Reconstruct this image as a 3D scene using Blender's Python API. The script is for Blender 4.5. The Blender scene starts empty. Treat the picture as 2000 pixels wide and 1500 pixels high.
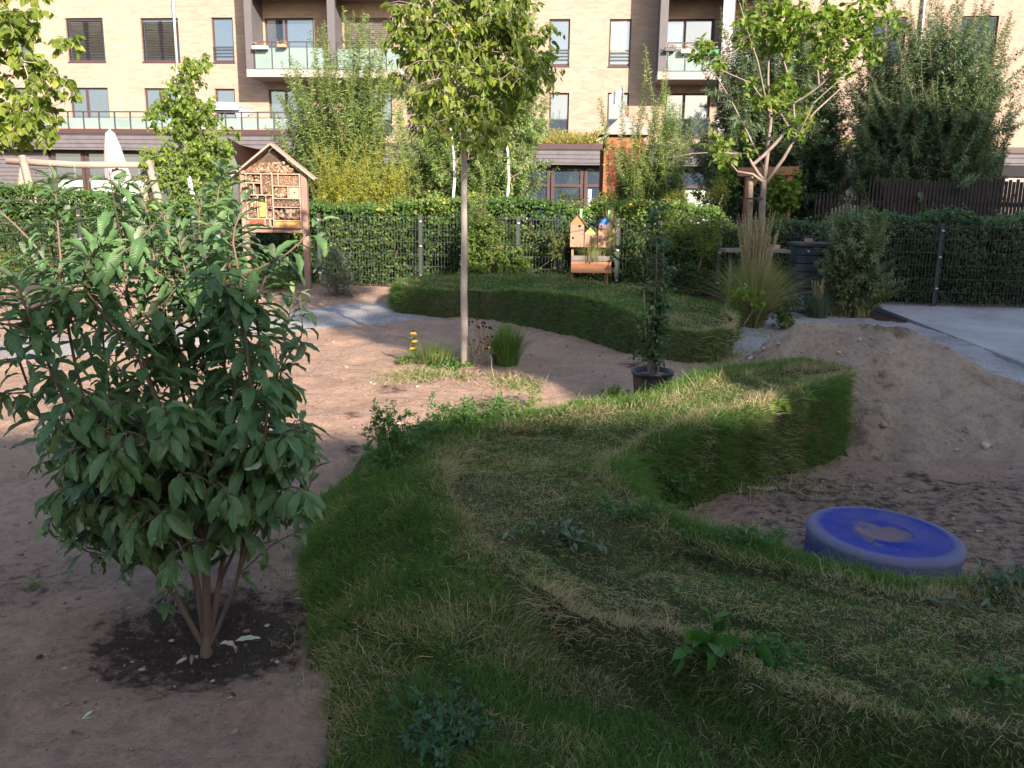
QUAL = 1.0
import bpy, math, random
import numpy as np
from mathutils import Vector, Matrix, Euler
rng = np.random.default_rng(7); random.seed(7)
R = math.radians
sc = bpy.context.scene
col = sc.collection
# ---------------------------------------------------------------- camera
FPX = 1700.0
CAM = np.array([0.0, 0.0, 1.6])
PITCH, ROLL = 12.1, 0.8
Mcam = (Euler((R(90 - PITCH), 0, 0)).to_matrix() @ Matrix.Rotation(R(ROLL), 3, 'Z'))
cd = bpy.data.cameras.new('camera'); cam = bpy.data.objects.new('camera', cd); col.objects.link(cam)
cam.location = CAM; cam.rotation_euler = Mcam.to_euler()
cd.lens = FPX / 2000 * 36; cd.sensor_width = 36; cd.clip_end = 1000; cd.clip_start = 0.05
sc.camera = cam
def ray(px, py):
    d = Mcam @ Vector(((px - 1000) / FPX, -(py - 750) / FPX, -1)); return np.array(d)
def G(px, py, z=0.0):                       # the point of the level z seen at a place of the photograph
    d = ray(px, py); return CAM + d * ((z - CAM[2]) / d[2])
def P(px, py, Y):                           # the point of the upright plane Y = const
    d = ray(px, py); return CAM + d * (Y / d[1])
def nrm(a): return a / (np.linalg.norm(a, axis=-1, keepdims=True) + 1e-9)
# ---------------------------------------------------------------- noise
_lat = rng.random((256, 256))
def vnoise(x, y):
    xi = np.floor(x).astype(int); yi = np.floor(y).astype(int)
    fx = x - xi; fy = y - yi; fx = fx * fx * (3 - 2 * fx); fy = fy * fy * (3 - 2 * fy)
    a = _lat[xi & 255, yi & 255]; b = _lat[(xi + 1) & 255, yi & 255]
    c = _lat[xi & 255, (yi + 1) & 255]; d = _lat[(xi + 1) & 255, (yi + 1) & 255]
    return (a * (1 - fx) + b * fx) * (1 - fy) + (c * (1 - fx) + d * fx) * fy - 0.5
def fbm(x, y, s, o=4, g=.5):
    r = 0; a = 1.0
    for k in range(o):
        r = r + a * vnoise(x * s + 17.3 * k, y * s - 9.1 * k); a *= g; s *= 2.03
    return r
def sstep(a, b, x):
    t = np.clip((x - a) / (b - a), 0, 1); return t * t * (3 - 2 * t)
# ---------------------------------------------------------------- object helpers
def tag(o, label=None, cat=None, group=None, kind=None):
    if label: o['label'] = label
    if cat: o['category'] = cat
    if group: o['group'] = group
    if kind: o['kind'] = kind
    return o
def empty(name, loc, label=None, cat=None, group=None, rz=0):
    o = bpy.data.objects.new(name, None); col.objects.link(o); o.empty_display_size = .1
    o.location = tuple(loc); o.rotation_euler = (0, 0, rz); return tag(o, label, cat, group)
class MB:
    """collects polygons of any size, builds one mesh"""
    def __init__(s): s.v = []; s.n = 0; s.f = {3: [], 4: []}; s.at = {}; s.ng = []
    def add(s, v, q=None, t=None, **at):
        v = np.asarray(v, float).reshape(-1, 3)
        if q is not None and len(q): s.f[4].append(np.asarray(q, int).reshape(-1, 4) + s.n)
        if t is not None and len(t): s.f[3].append(np.asarray(t, int).reshape(-1, 3) + s.n)
        for k, a in at.items():
            s.at.setdefault(k, []).append((s.n, np.broadcast_to(np.asarray(a, float), (len(v),))))
        s.v.append(v); s.n += len(v); return s
    def ngon(s, v):
        s.ng.append(np.arange(len(v)) + s.n); s.v.append(np.asarray(v, float)); s.n += len(v)
    def box(s, a, b, M=None):
        a = np.array(a, float); b = np.array(b, float)
        v = np.array([[(a, b)[i][0], (a, b)[j][1], (a, b)[k][2]] for i in (0, 1) for j in (0, 1) for k in (0, 1)])
        if M is not None: v = xf(M, v)
        return s.add(v, q=[[0, 1, 3, 2], [4, 6, 7, 5], [0, 4, 5, 1], [2, 3, 7, 6], [0, 2, 6, 4], [1, 5, 7, 3]])
    def bar(s, p, q, w, h=None, up=(0, 0, 1)):
        """a square section bar from p to q"""
        h = h or w; p = np.array(p, float); q = np.array(q, float); x = nrm(q - p); up = np.array(up, float)
        if abs(np.dot(x, up)) > .98: up = np.array([0, 1, 0.])
        y = nrm(np.cross(up, x)); z = np.cross(x, y)
        v = [c + y * a * w / 2 + z * b * h / 2 for c in (p, q) for a, b in ((-1, -1), (1, -1), (1, 1), (-1, 1))]
        return s.add(v, q=[[0, 3, 2, 1], [4, 5, 6, 7], [0, 1, 5, 4], [1, 2, 6, 5], [2, 3, 7, 6], [3, 0, 4, 7]])
    def tube(s, pts, rad, k=6, cap=True, **at):
        pts = np.asarray(pts, float); n = len(pts); rad = np.broadcast_to(np.asarray(rad, float), (n,))
        t = np.zeros_like(pts); t[1:-1] = pts[2:] - pts[:-2]; t[0] = pts[1] - pts[0]; t[-1] = pts[-1] - pts[-2]; t = nrm(t)
        ref = np.array([0, 0, 1.]) if abs(t[:, 2]).mean() < .8 else np.array([1, 0, 0.])
        u = nrm(np.cross(t, ref)); w = np.cross(t, u)
        a = np.arange(k) * 2 * math.pi / k
        v = pts[:, None] + (u[:, None] * np.cos(a)[None, :, None] + w[:, None] * np.sin(a)[None, :, None]) * rad[:, None, None]
        i = np.arange(n - 1)[:, None] * k + np.arange(k)[None]; j = np.arange(n - 1)[:, None] * k + (np.arange(k)[None] + 1) % k
        q = np.stack([i, j, j + k, i + k], -1).reshape(-1, 4)
        base = s.n; s.add(v.reshape(-1, 3), q=q, **at)
        if cap and k > 3:
            s.ng.append(base + np.arange(k)[::-1]); s.ng.append(base + (n - 1) * k + np.arange(k))
        return s
    def lathe(s, prof, k=32, c=(0, 0, 0), cap0=False, cap1=False):
        a = np.arange(k) * 2 * math.pi / k; prof = np.array(prof, float)
        v = np.stack([prof[:, 0, None] * np.cos(a), prof[:, 0, None] * np.sin(a), np.repeat(prof[:, 1, None], k, 1)], -1) + np.array(c)
        n = len(prof); i = np.arange(n - 1)[:, None] * k + np.arange(k)[None]; j = np.arange(n - 1)[:, None] * k + (np.arange(k)[None] + 1) % k
        base = s.n; s.add(v.reshape(-1, 3), q=np.stack([i, j, j + k, i + k], -1).reshape(-1, 4))
        if cap0: s.ng.append(base + np.arange(k)[::-1])
        if cap1: s.ng.append(base + (n - 1) * k + np.arange(k))
        return s
    def build(s, name, mat, parent=None, smooth=False, bevel=0, label=None, **kw):
        me = bpy.data.meshes.new(name)
        V = np.concatenate(s.v) if s.v else np.zeros((0, 3))
        Q = np.concatenate(s.f[4]) if s.f[4] else np.zeros((0, 4), int)
        T = np.concatenate(s.f[3]) if s.f[3] else np.zeros((0, 3), int)
        if parent is not None:
            pm = world_of(parent).inverted(); V = xf(pm, V)
        loops = np.concatenate([Q.ravel(), T.ravel()] + [n for n in s.ng]).astype(np.int32)
        cnt = np.concatenate([np.full(len(Q), 4), np.full(len(T), 3), np.array([len(n) for n in s.ng], int)]).astype(np.int32)
        st = np.concatenate([[0], np.cumsum(cnt)[:-1]]).astype(np.int32) if len(cnt) else cnt
        me.vertices.add(len(V)); me.vertices.foreach_set('co', V.astype(np.float32).ravel())
        me.loops.add(len(loops)); me.loops.foreach_set('vertex_index', loops)
        me.polygons.add(len(cnt)); me.polygons.foreach_set('loop_start', st)
        me.polygons.foreach_set('use_smooth', np.full(len(cnt), bool(smooth)))
        for k, ch in s.at.items():
            arr = np.zeros(len(V), np.float32)
            for n0, a in ch: arr[n0:n0 + len(a)] = a
            me.attributes.new(k, 'FLOAT', 'POINT').data.foreach_set('value', arr)
        me.update(calc_edges=True); me.validate()
        me.materials.append(mat)
        o = bpy.data.objects.new(name, me); col.objects.link(o)
        if parent is not None: o.parent = parent
        if bevel:
            m = o.modifiers.new('b', 'BEVEL'); m.width = bevel; m.segments = 2; m.limit_method = 'ANGLE'
        return tag(o, label, **kw)
def xf(M, v):
    M = np.array(M); v = np.asarray(v, float); return v @ M[:3, :3].T + M[:3, 3]
def world_of(o):
    M = Matrix.LocRotScale(o.location, o.rotation_euler, o.scale)
    return world_of(o.parent) @ M if o.parent else M
# ---------------------------------------------------------------- materials
class NT:
    def __init__(s, name):
        s.m = bpy.data.materials.new(name); s.m.use_nodes = True; s.t = s.m.node_tree; s.t.nodes.clear()
        s.out = s.t.nodes.new('ShaderNodeOutputMaterial')
    def n(s, typ, ins=None, **kw):
        nd = s.t.nodes.new('ShaderNode' + typ)
        for k, v in kw.items(): setattr(nd, k, v)
        for k, v in (ins or {}).items():
            if isinstance(v, bpy.types.NodeSocket): s.t.links.new(v, nd.inputs[k])
            else:
                if isinstance(v, tuple) and len(v) == 3 and nd.inputs[k].type == 'RGBA': v = v + (1,)
                nd.inputs[k].default_value = v
        return nd
    def pos(s, scale=(1, 1, 1), obj=True):
        c = s.n('TexCoord').outputs['Object'] if obj else s.n('NewGeometry').outputs['Position']
        return s.n('Mapping', {'Vector': c, 'Scale': scale}).outputs[0]
    def noise(s, scale, detail=6, rough=.6, vec=None, dist=0):
        return s.n('TexNoise', {'Vector': vec or s.pos(), 'Scale': scale, 'Detail': detail, 'Roughness': rough, 'Distortion': dist}).outputs['Fac']
    def ramp(s, fac, stops):
        nd = s.n('ValToRGB', {'Fac': fac}); e = nd.color_ramp.elements
        while len(e) < len(stops): e.new(.5)
        for k, (p, c) in enumerate(stops):
            e[k].position = p; e[k].color = (c if len(c) == 4 else c + (1,)) if isinstance(c, tuple) else (c, c, c, 1)
        return nd.outputs[0]
    def mix(s, f, a, b, bt='MIX'):
        nd = s.n('Mix', data_type='RGBA', blend_type=bt)
        for k, v in ((0, f), (6, a), (7, b)):
            if isinstance(v, bpy.types.NodeSocket): s.t.links.new(v, nd.inputs[k])
            else: nd.inputs[k].default_value = (v + (1,)) if isinstance(v, tuple) and len(v) == 3 else v
        return nd.outputs[2]
    def math(s, op, a, b=0.0, c=None):
        nd = s.n('Math', operation=op)
        for k, v in enumerate((a, b) if c is None else (a, b, c)):
            if isinstance(v, bpy.types.NodeSocket): s.t.links.new(v, nd.inputs[k])
            else: nd.inputs[k].default_value = v
        return nd.outputs[0]
    def attr(s, name): return s.n('Attribute', attribute_name=name).outputs['Fac']
    def bump(s, h, strength=.5, dist=.01, normal=None):
        ins = {'Height': h, 'Strength': strength, 'Distance': dist}
        if normal: ins['Normal'] = normal
        return s.n('Bump', ins).outputs[0]
    def bsdf(s, color, rough=.8, bump=None, spec=.3, metal=0.0, **kw):
        ins = {'Base Color': color, 'Roughness': rough, 'Specular IOR Level': spec, 'Metallic': metal}
        if bump: ins['Normal'] = bump
        ins.update(kw)
        return s.n('BsdfPrincipled', ins)
    def done(s, sh):
        s.t.links.new(sh.outputs[0] if not isinstance(sh, bpy.types.NodeSocket) else sh, s.out.inputs[0]); return s.m
def M_plain(name, c, rough=.6, var=.15, scale=8, bump=.15, metal=0.0, spec=.3, bd=.004, stretch=(1, 1, 1)):
    t = NT(name); v = t.pos(stretch); n = t.noise(scale, 8, .65, v)
    lo = tuple(x * (1 - var) for x in c); hi = tuple(min(1, x * (1 + var)) for x in c)
    cc = t.ramp(n, [(.3, lo), (.7, hi)])
    rr = t.n('MapRange', {'Value': n, 'To Min': max(.02, rough - .08), 'To Max': min(1, rough + .08)}).outputs[0]
    return t.done(t.bsdf(cc, rr, t.bump(n, bump, bd), spec, metal))
def M_wood(name, c, dark=.45, grain=(2, 30, 30), rough=.8, grey=0.0):
    t = NT(name); v = t.pos(grain); n = t.noise(1.5, 8, .7, v, 1.2); n2 = t.noise(3, 4, .6)
    cc = t.ramp(n, [(.25, tuple(x * dark for x in c)), (.5, c), (.8, tuple(min(1, x * 1.25) for x in c))])
    if grey: cc = t.mix(t.ramp(n2, [(.35, 0.0), (.7, grey)]), cc, (.25, .23, .22))
    return t.done(t.bsdf(cc, rough, t.bump(n, .5, .004), .2))
def M_leaf(name, c1, c2, c3=None, back=None, trans=.35, rough=.5, rib=None, spec=.35, yellow=None):
    t = NT(name); r = t.attr('rnd'); g = t.noise(60, 3, .5)
    stops = [(0.0, c1), (.7, c2)] + ([(1.0, c3)] if c3 else [])
    cc = t.ramp(r, stops)
    if yellow: cc = t.mix(t.ramp(r, [(.955, 0.0), (.965, 1.0)]), cc, yellow)
    cc = t.mix(.35, cc, t.mix(t.ramp(g, [(.3, 0.0), (.7, 1.0)]), t.mix(1.0, cc, (.6, .6, .6), 'MULTIPLY'), cc))
    if rib:
        la = t.math('ABSOLUTE', t.attr('lat'))
        cc = t.mix(t.ramp(la, [(.04, .75), (.12, 0.0)]), cc, rib)
    bm = None
    tr = cc
    if back:
        bf = t.n('NewGeometry').outputs['Backfacing']
        cc = t.mix(bf, cc, t.mix(.25, back, cc))
    if rib:
        w = t.math('SINE', t.math('MULTIPLY_ADD', la, -9.0, t.math('MULTIPLY', t.attr('lon'), 75.0)))
        bm = t.bump(w, .35, .0015)
    ds = t.bsdf(cc, rough, bm, spec)
    tl = t.n('BsdfTranslucent', {'Color': t.mix(.4, tr, (.35, .5, .05), 'SCREEN') if False else t.mix(1.0, tr, (1.6, 1.7, .8), 'MULTIPLY')})
    return t.done(t.n('MixShader', {0: trans, 1: ds.outputs[0], 2: tl.outputs[0]}))
# ---------------------------------------------------------------- leaf templates (x along, y across, z out of the blade)
def t_diamond(w=.3, fold=.07, droop=.12):
    return (np.array([[0, 0, 0], [.45, w, fold], [1, 0, -droop], [.45, -w, fold], [.5, 0, 0.]]), None, [[0, 4, 1], [4, 2, 1], [0, 3, 4], [3, 2, 4]])
def t_oval(w=.26, fold=.08, droop=.25):
    xs = [0, .25, .6, 1]; ws = [0.02, w, w * .85, 0.0]; V = []
    for x, a in zip(xs, ws):
        z = -droop * x * x
        V += [[x, -a, z + fold * a * 2], [x, 0, z], [x, a, z + fold * a * 2]]
    q = []
    for k in range(3):
        q += [[3 * k, 3 * k + 3, 3 * k + 4, 3 * k + 1], [3 * k + 1, 3 * k + 4, 3 * k + 5, 3 * k + 2]]
    return np.array(V), q, None
def t_fine(w=.17, curl=.5, wave=.02, fold=.5, seed=0, n=11, twist=0.0):
    r = np.random.default_rng(seed); V = []; lat = []; lon = []
    ph = r.random(2) * 6
    for i in range(n):
        s = i / (n - 1); a = w * (math.sin(math.pi * min(1, s * .94 + .03)) ** .75) * (1 - .25 * s)
        if s < .09: a = .012
        if i == n - 1: a = .003
        th = curl * s * 1.5; x = math.sin(th) / (curl * 1.5 + 1e-6); z = -(1 - math.cos(th)) / (curl * 1.5 + 1e-6)
        for l in (-1, -.5, 0, .5, 1):
            zz = abs(l) * a * fold + (wave * math.sin(s * 19 + ph[0 if l > 0 else 1]) * l * l if a > .02 else 0)
            yy = l * a * (1 - .1 * fold); V.append([x + zz * math.sin(th), yy, z + zz * math.cos(th) + yy * twist * s]); lat.append(l); lon.append(s)
    q = [[5 * i + j, 5 * i + 5 + j, 5 * i + 6 + j, 5 * i + 1 + j] for i in range(n - 1) for j in range(4)]
    return np.array(V), q, None, np.array(lat), np.array(lon)
def put_leaves(mb, T, pos, d, up, size, rnd=None, wscale=None):
    """copies of one leaf template into the mesh"""
    n = len(pos)
    if n == 0: return
    V, q, t = T[:3]; k = len(V)
    x = nrm(np.asarray(d, float)); y = nrm(np.cross(up, x)); z = np.cross(x, y)
    size = np.broadcast_to(np.asarray(size, float), (n,))
    ws = np.ones(n) if wscale is None else wscale
    W = (x[:, None] * V[None, :, 0, None] + y[:, None] * V[None, :, 1, None] * ws[:, None, None] + z[:, None] * V[None, :, 2, None]) * size[:, None, None] + np.asarray(pos)[:, None]
    rnd = rng.random(n) if rnd is None else rnd
    at = {'rnd': np.repeat(rnd, k)}
    if len(T) > 3: at['lat'] = np.tile(T[3], n); at['lon'] = np.tile(T[4], n)
    off = (np.arange(n) * k)[:, None, None]
    Q = (np.array(q)[None] + off).reshape(-1, 4) if q is not None else None
    TT = (np.array(t)[None] + off).reshape(-1, 3) if t is not None else None
    mb.add(W.reshape(-1, 3), q=Q, t=TT, **at)
def rv(n, s=(1, 1, 1)): return rng.normal(size=(n, 3)) * np.array(s)
def bez(p0, p1, p2, n):
    t = np.linspace(0, 1, n)[:, None]; return (1 - t) ** 2 * np.array(p0) + 2 * t * (1 - t) * np.array(p1) + t * t * np.array(p2)
# ================================================================ light
SUN_EL, SUN_AZ = 22.0, 153.0
w = bpy.data.worlds.new('World'); sc.world = w; w.use_nodes = True
nt = w.node_tree; nt.nodes.clear()
sky = nt.nodes.new('ShaderNodeTexSky'); sky.sky_type = 'NISHITA'; sky.sun_disc = False
sky.sun_elevation = R(SUN_EL); sky.sun_rotation = R(SUN_AZ); sky.air_density = 1.0; sky.dust_density = 1.6; sky.ozone_density = 1.0
bg = nt.nodes.new('ShaderNodeBackground'); bg.inputs[1].default_value = 0.118
wo = nt.nodes.new('ShaderNodeOutputWorld'); nt.links.new(sky.outputs[0], bg.inputs[0]); nt.links.new(bg.outputs[0], wo.inputs[0])
sl = bpy.data.lights.new('sun', 'SUN'); sl.energy = 4.8; sl.angle = R(.55); sl.color = (1.0, .87, .73)
so = bpy.data.objects.new('sun', sl); col.objects.link(so)
sdir = Vector((math.sin(R(SUN_AZ)) * math.cos(R(SUN_EL)), math.cos(R(SUN_AZ)) * math.cos(R(SUN_EL)), math.sin(R(SUN_EL))))
so.rotation_euler = sdir.to_track_quat('Z', 'Y').to_euler(); so.location = (8, -6, 12)
vs = sc.view_settings; vs.view_transform = 'Standard'; vs.look = 'None'; vs.gamma = 1; vs.exposure = 1.66; vs.use_curve_mapping = False
# ================================================================ ground
def seg_dist(X, Y, poly):
    p = np.array(poly, float); q = np.roll(p, -1, 0); best = np.full(X.shape, 1e9); ins = np.zeros(X.shape, bool)
    for (ax, ay), (bx, by) in zip(p, q):
        dx, dy = bx - ax, by - ay; t = np.clip(((X - ax) * dx + (Y - ay) * dy) / (dx * dx + dy * dy + 1e-12), 0, 1)
        best = np.minimum(best, np.hypot(X - ax - t * dx, Y - ay - t * dy))
        c = ((ay > Y) != (by > Y)) & (X < (bx - ax) * (Y - ay) / (by - ay + 1e-12) + ax); ins ^= c
    return best, ins
def smooth_poly(p, it=2):
    p = np.array(p, float)
    for _ in range(it):
        q = np.roll(p, -1, 0); p = np.stack([.75 * p + .25 * q, .25 * p + .75 * q], 1).reshape(-1, p.shape[1])
    return p
SHRUB = G(405, 1268, -.06); SHRUB = np.array([SHRUB[0], SHRUB[1]])
def ground_h(X, Y):
    h = .035 * fbm(X, Y, .7, 3) + .018 * fbm(X, Y, 3.2, 3) + .020 * fbm(X + 5, Y, 11, 3)
    h = h + .020 * np.maximum(0, fbm(X, Y + 3, 19, 2) - .08)
    # ridges raked and trodden into the loose sand
    h = h + .012 * np.sin(X * 4 + 9 * fbm(X, Y, .9, 2)) * sstep(3, 6, Y) * (1 - sstep(10, 13, Y))
    r = np.hypot(X - SHRUB[0], Y - SHRUB[1]) * (1 + .5 * fbm(X, Y, 2.6, 2))
    h = h - .075 * (1 - sstep(.05, .33, r)) + .05 * np.exp(-((r - .50) / .10) ** 2) * (.6 + fbm(X, Y, 4, 2))
    # the gentle mound of the flower patch
    g = G(925, 735); r = np.hypot((X - g[0]) / 1.1, (Y - g[1]) / .75); h = h + .05 * np.exp(-r * r)
    h = h + .12 * sstep(12.3, 14.2, Y + .13 * X) * (1 - sstep(2.5, 4.5, X))
    return h - .018 * sstep(4.7, 5.0, X) * sstep(6, 7, Y)
def axis(lo, hi, step, far, nfar):
    a = np.arange(lo, hi + 1e-6, step); o = np.geomspace(step * 1.5, far, nfar)
    return np.concatenate([lo - o[::-1], a, hi + o])
def grid(xs, ys, hf):
    X, Y = np.meshgrid(xs, ys, indexing='ij'); Z = hf(X, Y); nx, ny = X.shape
    i = np.arange(nx - 1)[:, None] * ny + np.arange(ny - 1)[None]
    return np.stack([X, Y, Z], -1).reshape(-1, 3), np.stack([i, i + ny, i + ny + 1, i + 1], -1).reshape(-1, 4)
def M_sand(name, tan, loam, soilattr=True):
    t = NT(name); v = t.pos(obj=False)
    n1 = t.noise(2.2, 9, .68, v, .4); n2 = t.noise(14, 8, .7, v); n3 = t.noise(90, 5, .7, v); n4 = t.noise(.9, 5, .6, v); n5 = t.noise(34, 6, .75, v, .6)
    c = t.ramp(n1, [(.30, tuple(x * .72 for x in tan)), (.52, tan), (.75, tuple(x * 1.16 for x in tan))])
    c = t.mix(t.ramp(n2, [(.32, .75), (.52, 0.0)]), c, tuple(x * .62 for x in tan))
    c = t.mix(t.ramp(n4, [(.50, 0.0), (.72, .5)]), c, tuple(x * y for x, y in zip(tan, (.72, .72, .78))))
    c = t.mix(t.ramp(n5, [(.34, .75), (.45, 0.0)]), c, tuple(x * .5 for x in tan)); c = t.mix(t.ramp(n5, [(.57, 0.0), (.68, .45)]), c, tuple(min(1, x * 1.3) for x in tan))
    c = t.mix(t.ramp(n3, [(.30, .8), (.40, 0.0)]), c, tuple(x * .45 for x in tan))
    c = t.mix(t.ramp(n3, [(.66, 0.0), (.74, .6)]), c, tuple(min(1, x * 1.6) for x in tan))
    if soilattr:
        s = t.math('ADD', t.attr('soil'), t.math('MULTIPLY', t.math('SUBTRACT', n2, .5), 1.3))
        c = t.mix(t.ramp(s, [(.35, 0.0), (.62, 1.0)]), c, t.mix(t.ramp(n3, [(.35, 0.0), (.6, 1.0)]), tuple(x * .6 for x in loam), loam))
    h = t.math('ADD', t.math('MULTIPLY', n2, 1.0), t.math('ADD', t.math('MULTIPLY', n3, .4), t.math('MULTIPLY', n5, .9)))
    return t.done(t.bsdf(c, .95, t.bump(h, 1.0, .04), .12))
M_ground = M_sand('sand soil', (.49, .325, .238), (.085, .058, .046))
xs = axis(-8.5, 8.5, .045, 160, 26); ys = np.concatenate([-1.0 - np.geomspace(.1, 160, 22)[::-1], np.arange(-1, 7, .04), np.arange(7, 15.5, .06), 15.5 + np.geomspace(.1, 200, 26)])
V, Q = grid(xs, ys, lambda X, Y: ground_h(X, Y))
X, Y = V[:, 0], V[:, 1]
soil = .72 * (1 - sstep(.15, .70, np.hypot((X - SHRUB[0]) / 1.15, Y - SHRUB[1])))
pit = sstep(.7, 1.3, X) * sstep(2.0, 2.6, Y) * (1 - sstep(4.8, 5.6, Y)); soil = np.maximum(soil, .46 * pit)
soil = np.maximum(soil, .44 * sstep(-.1, .25, fbm(X, Y, .8, 3)) * (1 - sstep(3.2, 4.6, Y)))
soil = np.maximum(soil, 1.2 * sstep(14.0, 14.6, Y + .13 * X)); soil = np.maximum(soil, .8 * sstep(12.6, 13.0, Y) * sstep(2.3, 3, X))
soil = np.maximum(soil, .75 * sstep(2.2, 3.0, X) * sstep(8.5, 9.2, Y))
for px, py, r in ((430, 560, .8), (672, 583, .45), (765, 765, .22), (740, 840, .16), (690, 815, .12), (690, 878, .16), (955, 790, .3), (870, 740, .5), (1000, 745, .35), (1240, 715, .25), (1610, 942, .16), (1800, 930, .2), (1560, 960, .25), (1700, 1000, .5)):
    g = G(px, py); soil = np.maximum(soil, .55 * np.exp(-(((X - g[0]) / r) ** 2 + ((Y - g[1]) / (r * 1.2)) ** 2) ** 1.2))
mb = MB(); mb.add(V, q=Q, soil=soil); mb.build('ground', M_ground, smooth=True, kind='structure')
# gravel paths, a thin sheet of grit over the ground
def ribbon(px_pts, widths, lift, n=60, k=14, z=0):
    c = np.array([G(a, b, z)[:2] for a, b in px_pts]); t = np.linspace(0, len(c) - 1, n)
    cx = np.interp(t, np.arange(len(c)), c[:, 0]); cy = np.interp(t, np.arange(len(c)), c[:, 1]); wd = np.interp(t, np.arange(len(c)), widths)
    for _ in range(3): cx[1:-1] = (cx[:-2] + 2 * cx[1:-1] + cx[2:]) / 4; cy[1:-1] = (cy[:-2] + 2 * cy[1:-1] + cy[2:]) / 4
    dx = np.gradient(cx); dy = np.gradient(cy); L = np.hypot(dx, dy); nx, ny = -dy / L, dx / L
    u = np.linspace(-1, 1, k); ed = 1 + .25 * fbm(cx[:, None] + u * .01, cy[:, None], 1.7, 3)
    X = cx[:, None] + nx[:, None] * u * wd[:, None] * .5 * ed; Y = cy[:, None] + ny[:, None] * u * wd[:, None] * .5 * ed
    Z = ground_h(X, Y) + lift * (1 - np.abs(u) ** 4)[None] - .004
    i = np.arange(n - 1)[:, None] * k + np.arange(k - 1)[None]
    return np.stack([X, Y, Z], -1).reshape(-1, 3), np.stack([i, i + k, i + k + 1, i + 1], -1).reshape(-1, 4)
t = NT('gravel'); v = t.pos(obj=False)
vo = t.n('TexVoronoi', {'Vector': v, 'Scale': 55.0}); vo2 = t.n('TexVoronoi', {'Vector': v, 'Scale': 130.0})
c = t.mix(.5, vo.outputs['Color'], vo2.outputs['Color']); c = t.n('HueSaturation', {'Color': c, 'Saturation': .12, 'Value': 1.0}).outputs[0]
n1 = t.noise(1.6, 7, .65, v); c = t.mix(1.0, t.ramp(c, [(.1, (.15, .14, .14)), (.5, (.30, .28, .28)), (.9, (.46, .44, .44))]), t.ramp(n1, [(.3, (.62, .58, .56)), (.7, (1, 1, 1))]), 'MULTIPLY')
M_gravel = t.done(t.bsdf(c, .9, t.bump(t.math('ADD', vo.outputs['Distance'], t.noise(30, 4, .6, v)), .8, .012), .2))
for pts, wd in ((((790, 604), (700, 612), (560, 628), (400, 650), (200, 672), (-100, 690), (-500, 700)), (1.9, 2.1, 1.5, 1.3, 1.3, 1.4, 1.4)),
                (((1440, 690), (1540, 660), (1640, 640), (1730, 638), (1800, 665), (1880, 700), (1990, 765), (2120, 860)), (1.6, 2.6, 3.0, 2.2, 1.7, 1.4, 1.3, 1.3))):
    V, Q = ribbon(pts, wd, .014, 160, 24); MB().add(V, q=Q).build('gravel_path', M_gravel, smooth=True, kind='structure')
# concrete slab
M_conc = M_plain('concrete', (.31, .29, .29), .85, .26, 1.1, .35, bd=.008, stretch=(1, .6, 1))
g0 = G(1722, 606); g1 = G(2003, 716)
sl_ = MB(); sl_.box((0, 0, -.15), (9, g0[1] - g1[1] + 7, .030))
so_ = sl_.build('concrete_pavement', M_conc, kind='structure', bevel=.01)
so_.location = (g1[0] - .25 * 0 - (g0[0] - g1[0]) / (g0[1] - g1[1]) * 6, g1[1] - 6, 0); so_.rotation_euler = (0, 0, -math.atan((g0[0] - g1[0]) / (g0[1] - g1[1])))
tr = MB(); xe, ye = g0[0], g0[1]
tr.bar((g0[0] - .10, g0[1], -.02), (g1[0] - .10 - (g0[0] - g1[0]) * .5, g1[1] - (g0[1] - g1[1]) * .5, -.035), .05, .07)

# ================================================================ turf banks
def TP(l):     # list of (px, py, z) -> (x, y, z)
    return [list(G(a, b, z)[:2]) + [z] for a, b, z in l]
T1 = TP([(1640, 717, .50), (1545, 721, .50), (1450, 730, .49), (1350, 763, .45), (1260, 786, .42), (1190, 796, .40), (1100, 808, .38), (1000, 834, .33), (930, 864, .30), (888, 900, .30), (876, 950, .30),
         (915, 1010, .30), (965, 1062, .30), (1040, 1128, .30), (1150, 1190, .30), (1290, 1222, .30), (1400, 1252, .30), (1500, 1308, .30), (1620, 1338, .30), (1750, 1368, .30), (1900, 1392, .30), (2100, 1420, .30)])
T1 += [[3.6, 2.0, .3], [3.9, 2.6, .3]] + TP([(2010, 1152, .30), (1870, 1160, .30), (1750, 1160, .30), (1650, 1136, .30), (1550, 1106, .30), (1400, 1070, .30), (1260, 1020, .30), (1180, 962, .30), (1152, 925, .30),
         (1200, 880, .32), (1290, 832, .385), (1400, 792, .45), (1500, 776, .46), (1600, 748, .48), (1648, 724, .50)])
T1 = smooth_poly(T1, 1)
B1 = [list(G(a, b)[:2]) for a, b in ((1660, 895), (1560, 925), (1450, 955), (1300, 998))]
B1 += [[.62, 4.05], [.78, 3.55]] + [list(G(a, b, 0)[:2]) for a, b in ((1400, 1130), (1560, 1175), (1720, 1215))] + [[2.0, 2.92], [4.2, 2.95], [5.5, 2.0], [5.0, -1.6], [-.25, -1.6], [-.28, .6], [-.36, 1.6]]
B1 += [list(G(a, b)[:2]) for a, b in ((665, 1500), (608, 1360), (585, 1260), (572, 1180), (575, 1100), (590, 1040), (615, 985), (665, 935))]
B1 += [[-.93, 5.3], [-.6, 5.5], [-.15, 5.35], [.35, 5.35], [.9, 5.55], [1.45, 6.1], [2.0, 6.35], [2.32, 6.25], [2.36, 5.9]]
B1 = smooth_poly(B1, 1)
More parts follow.
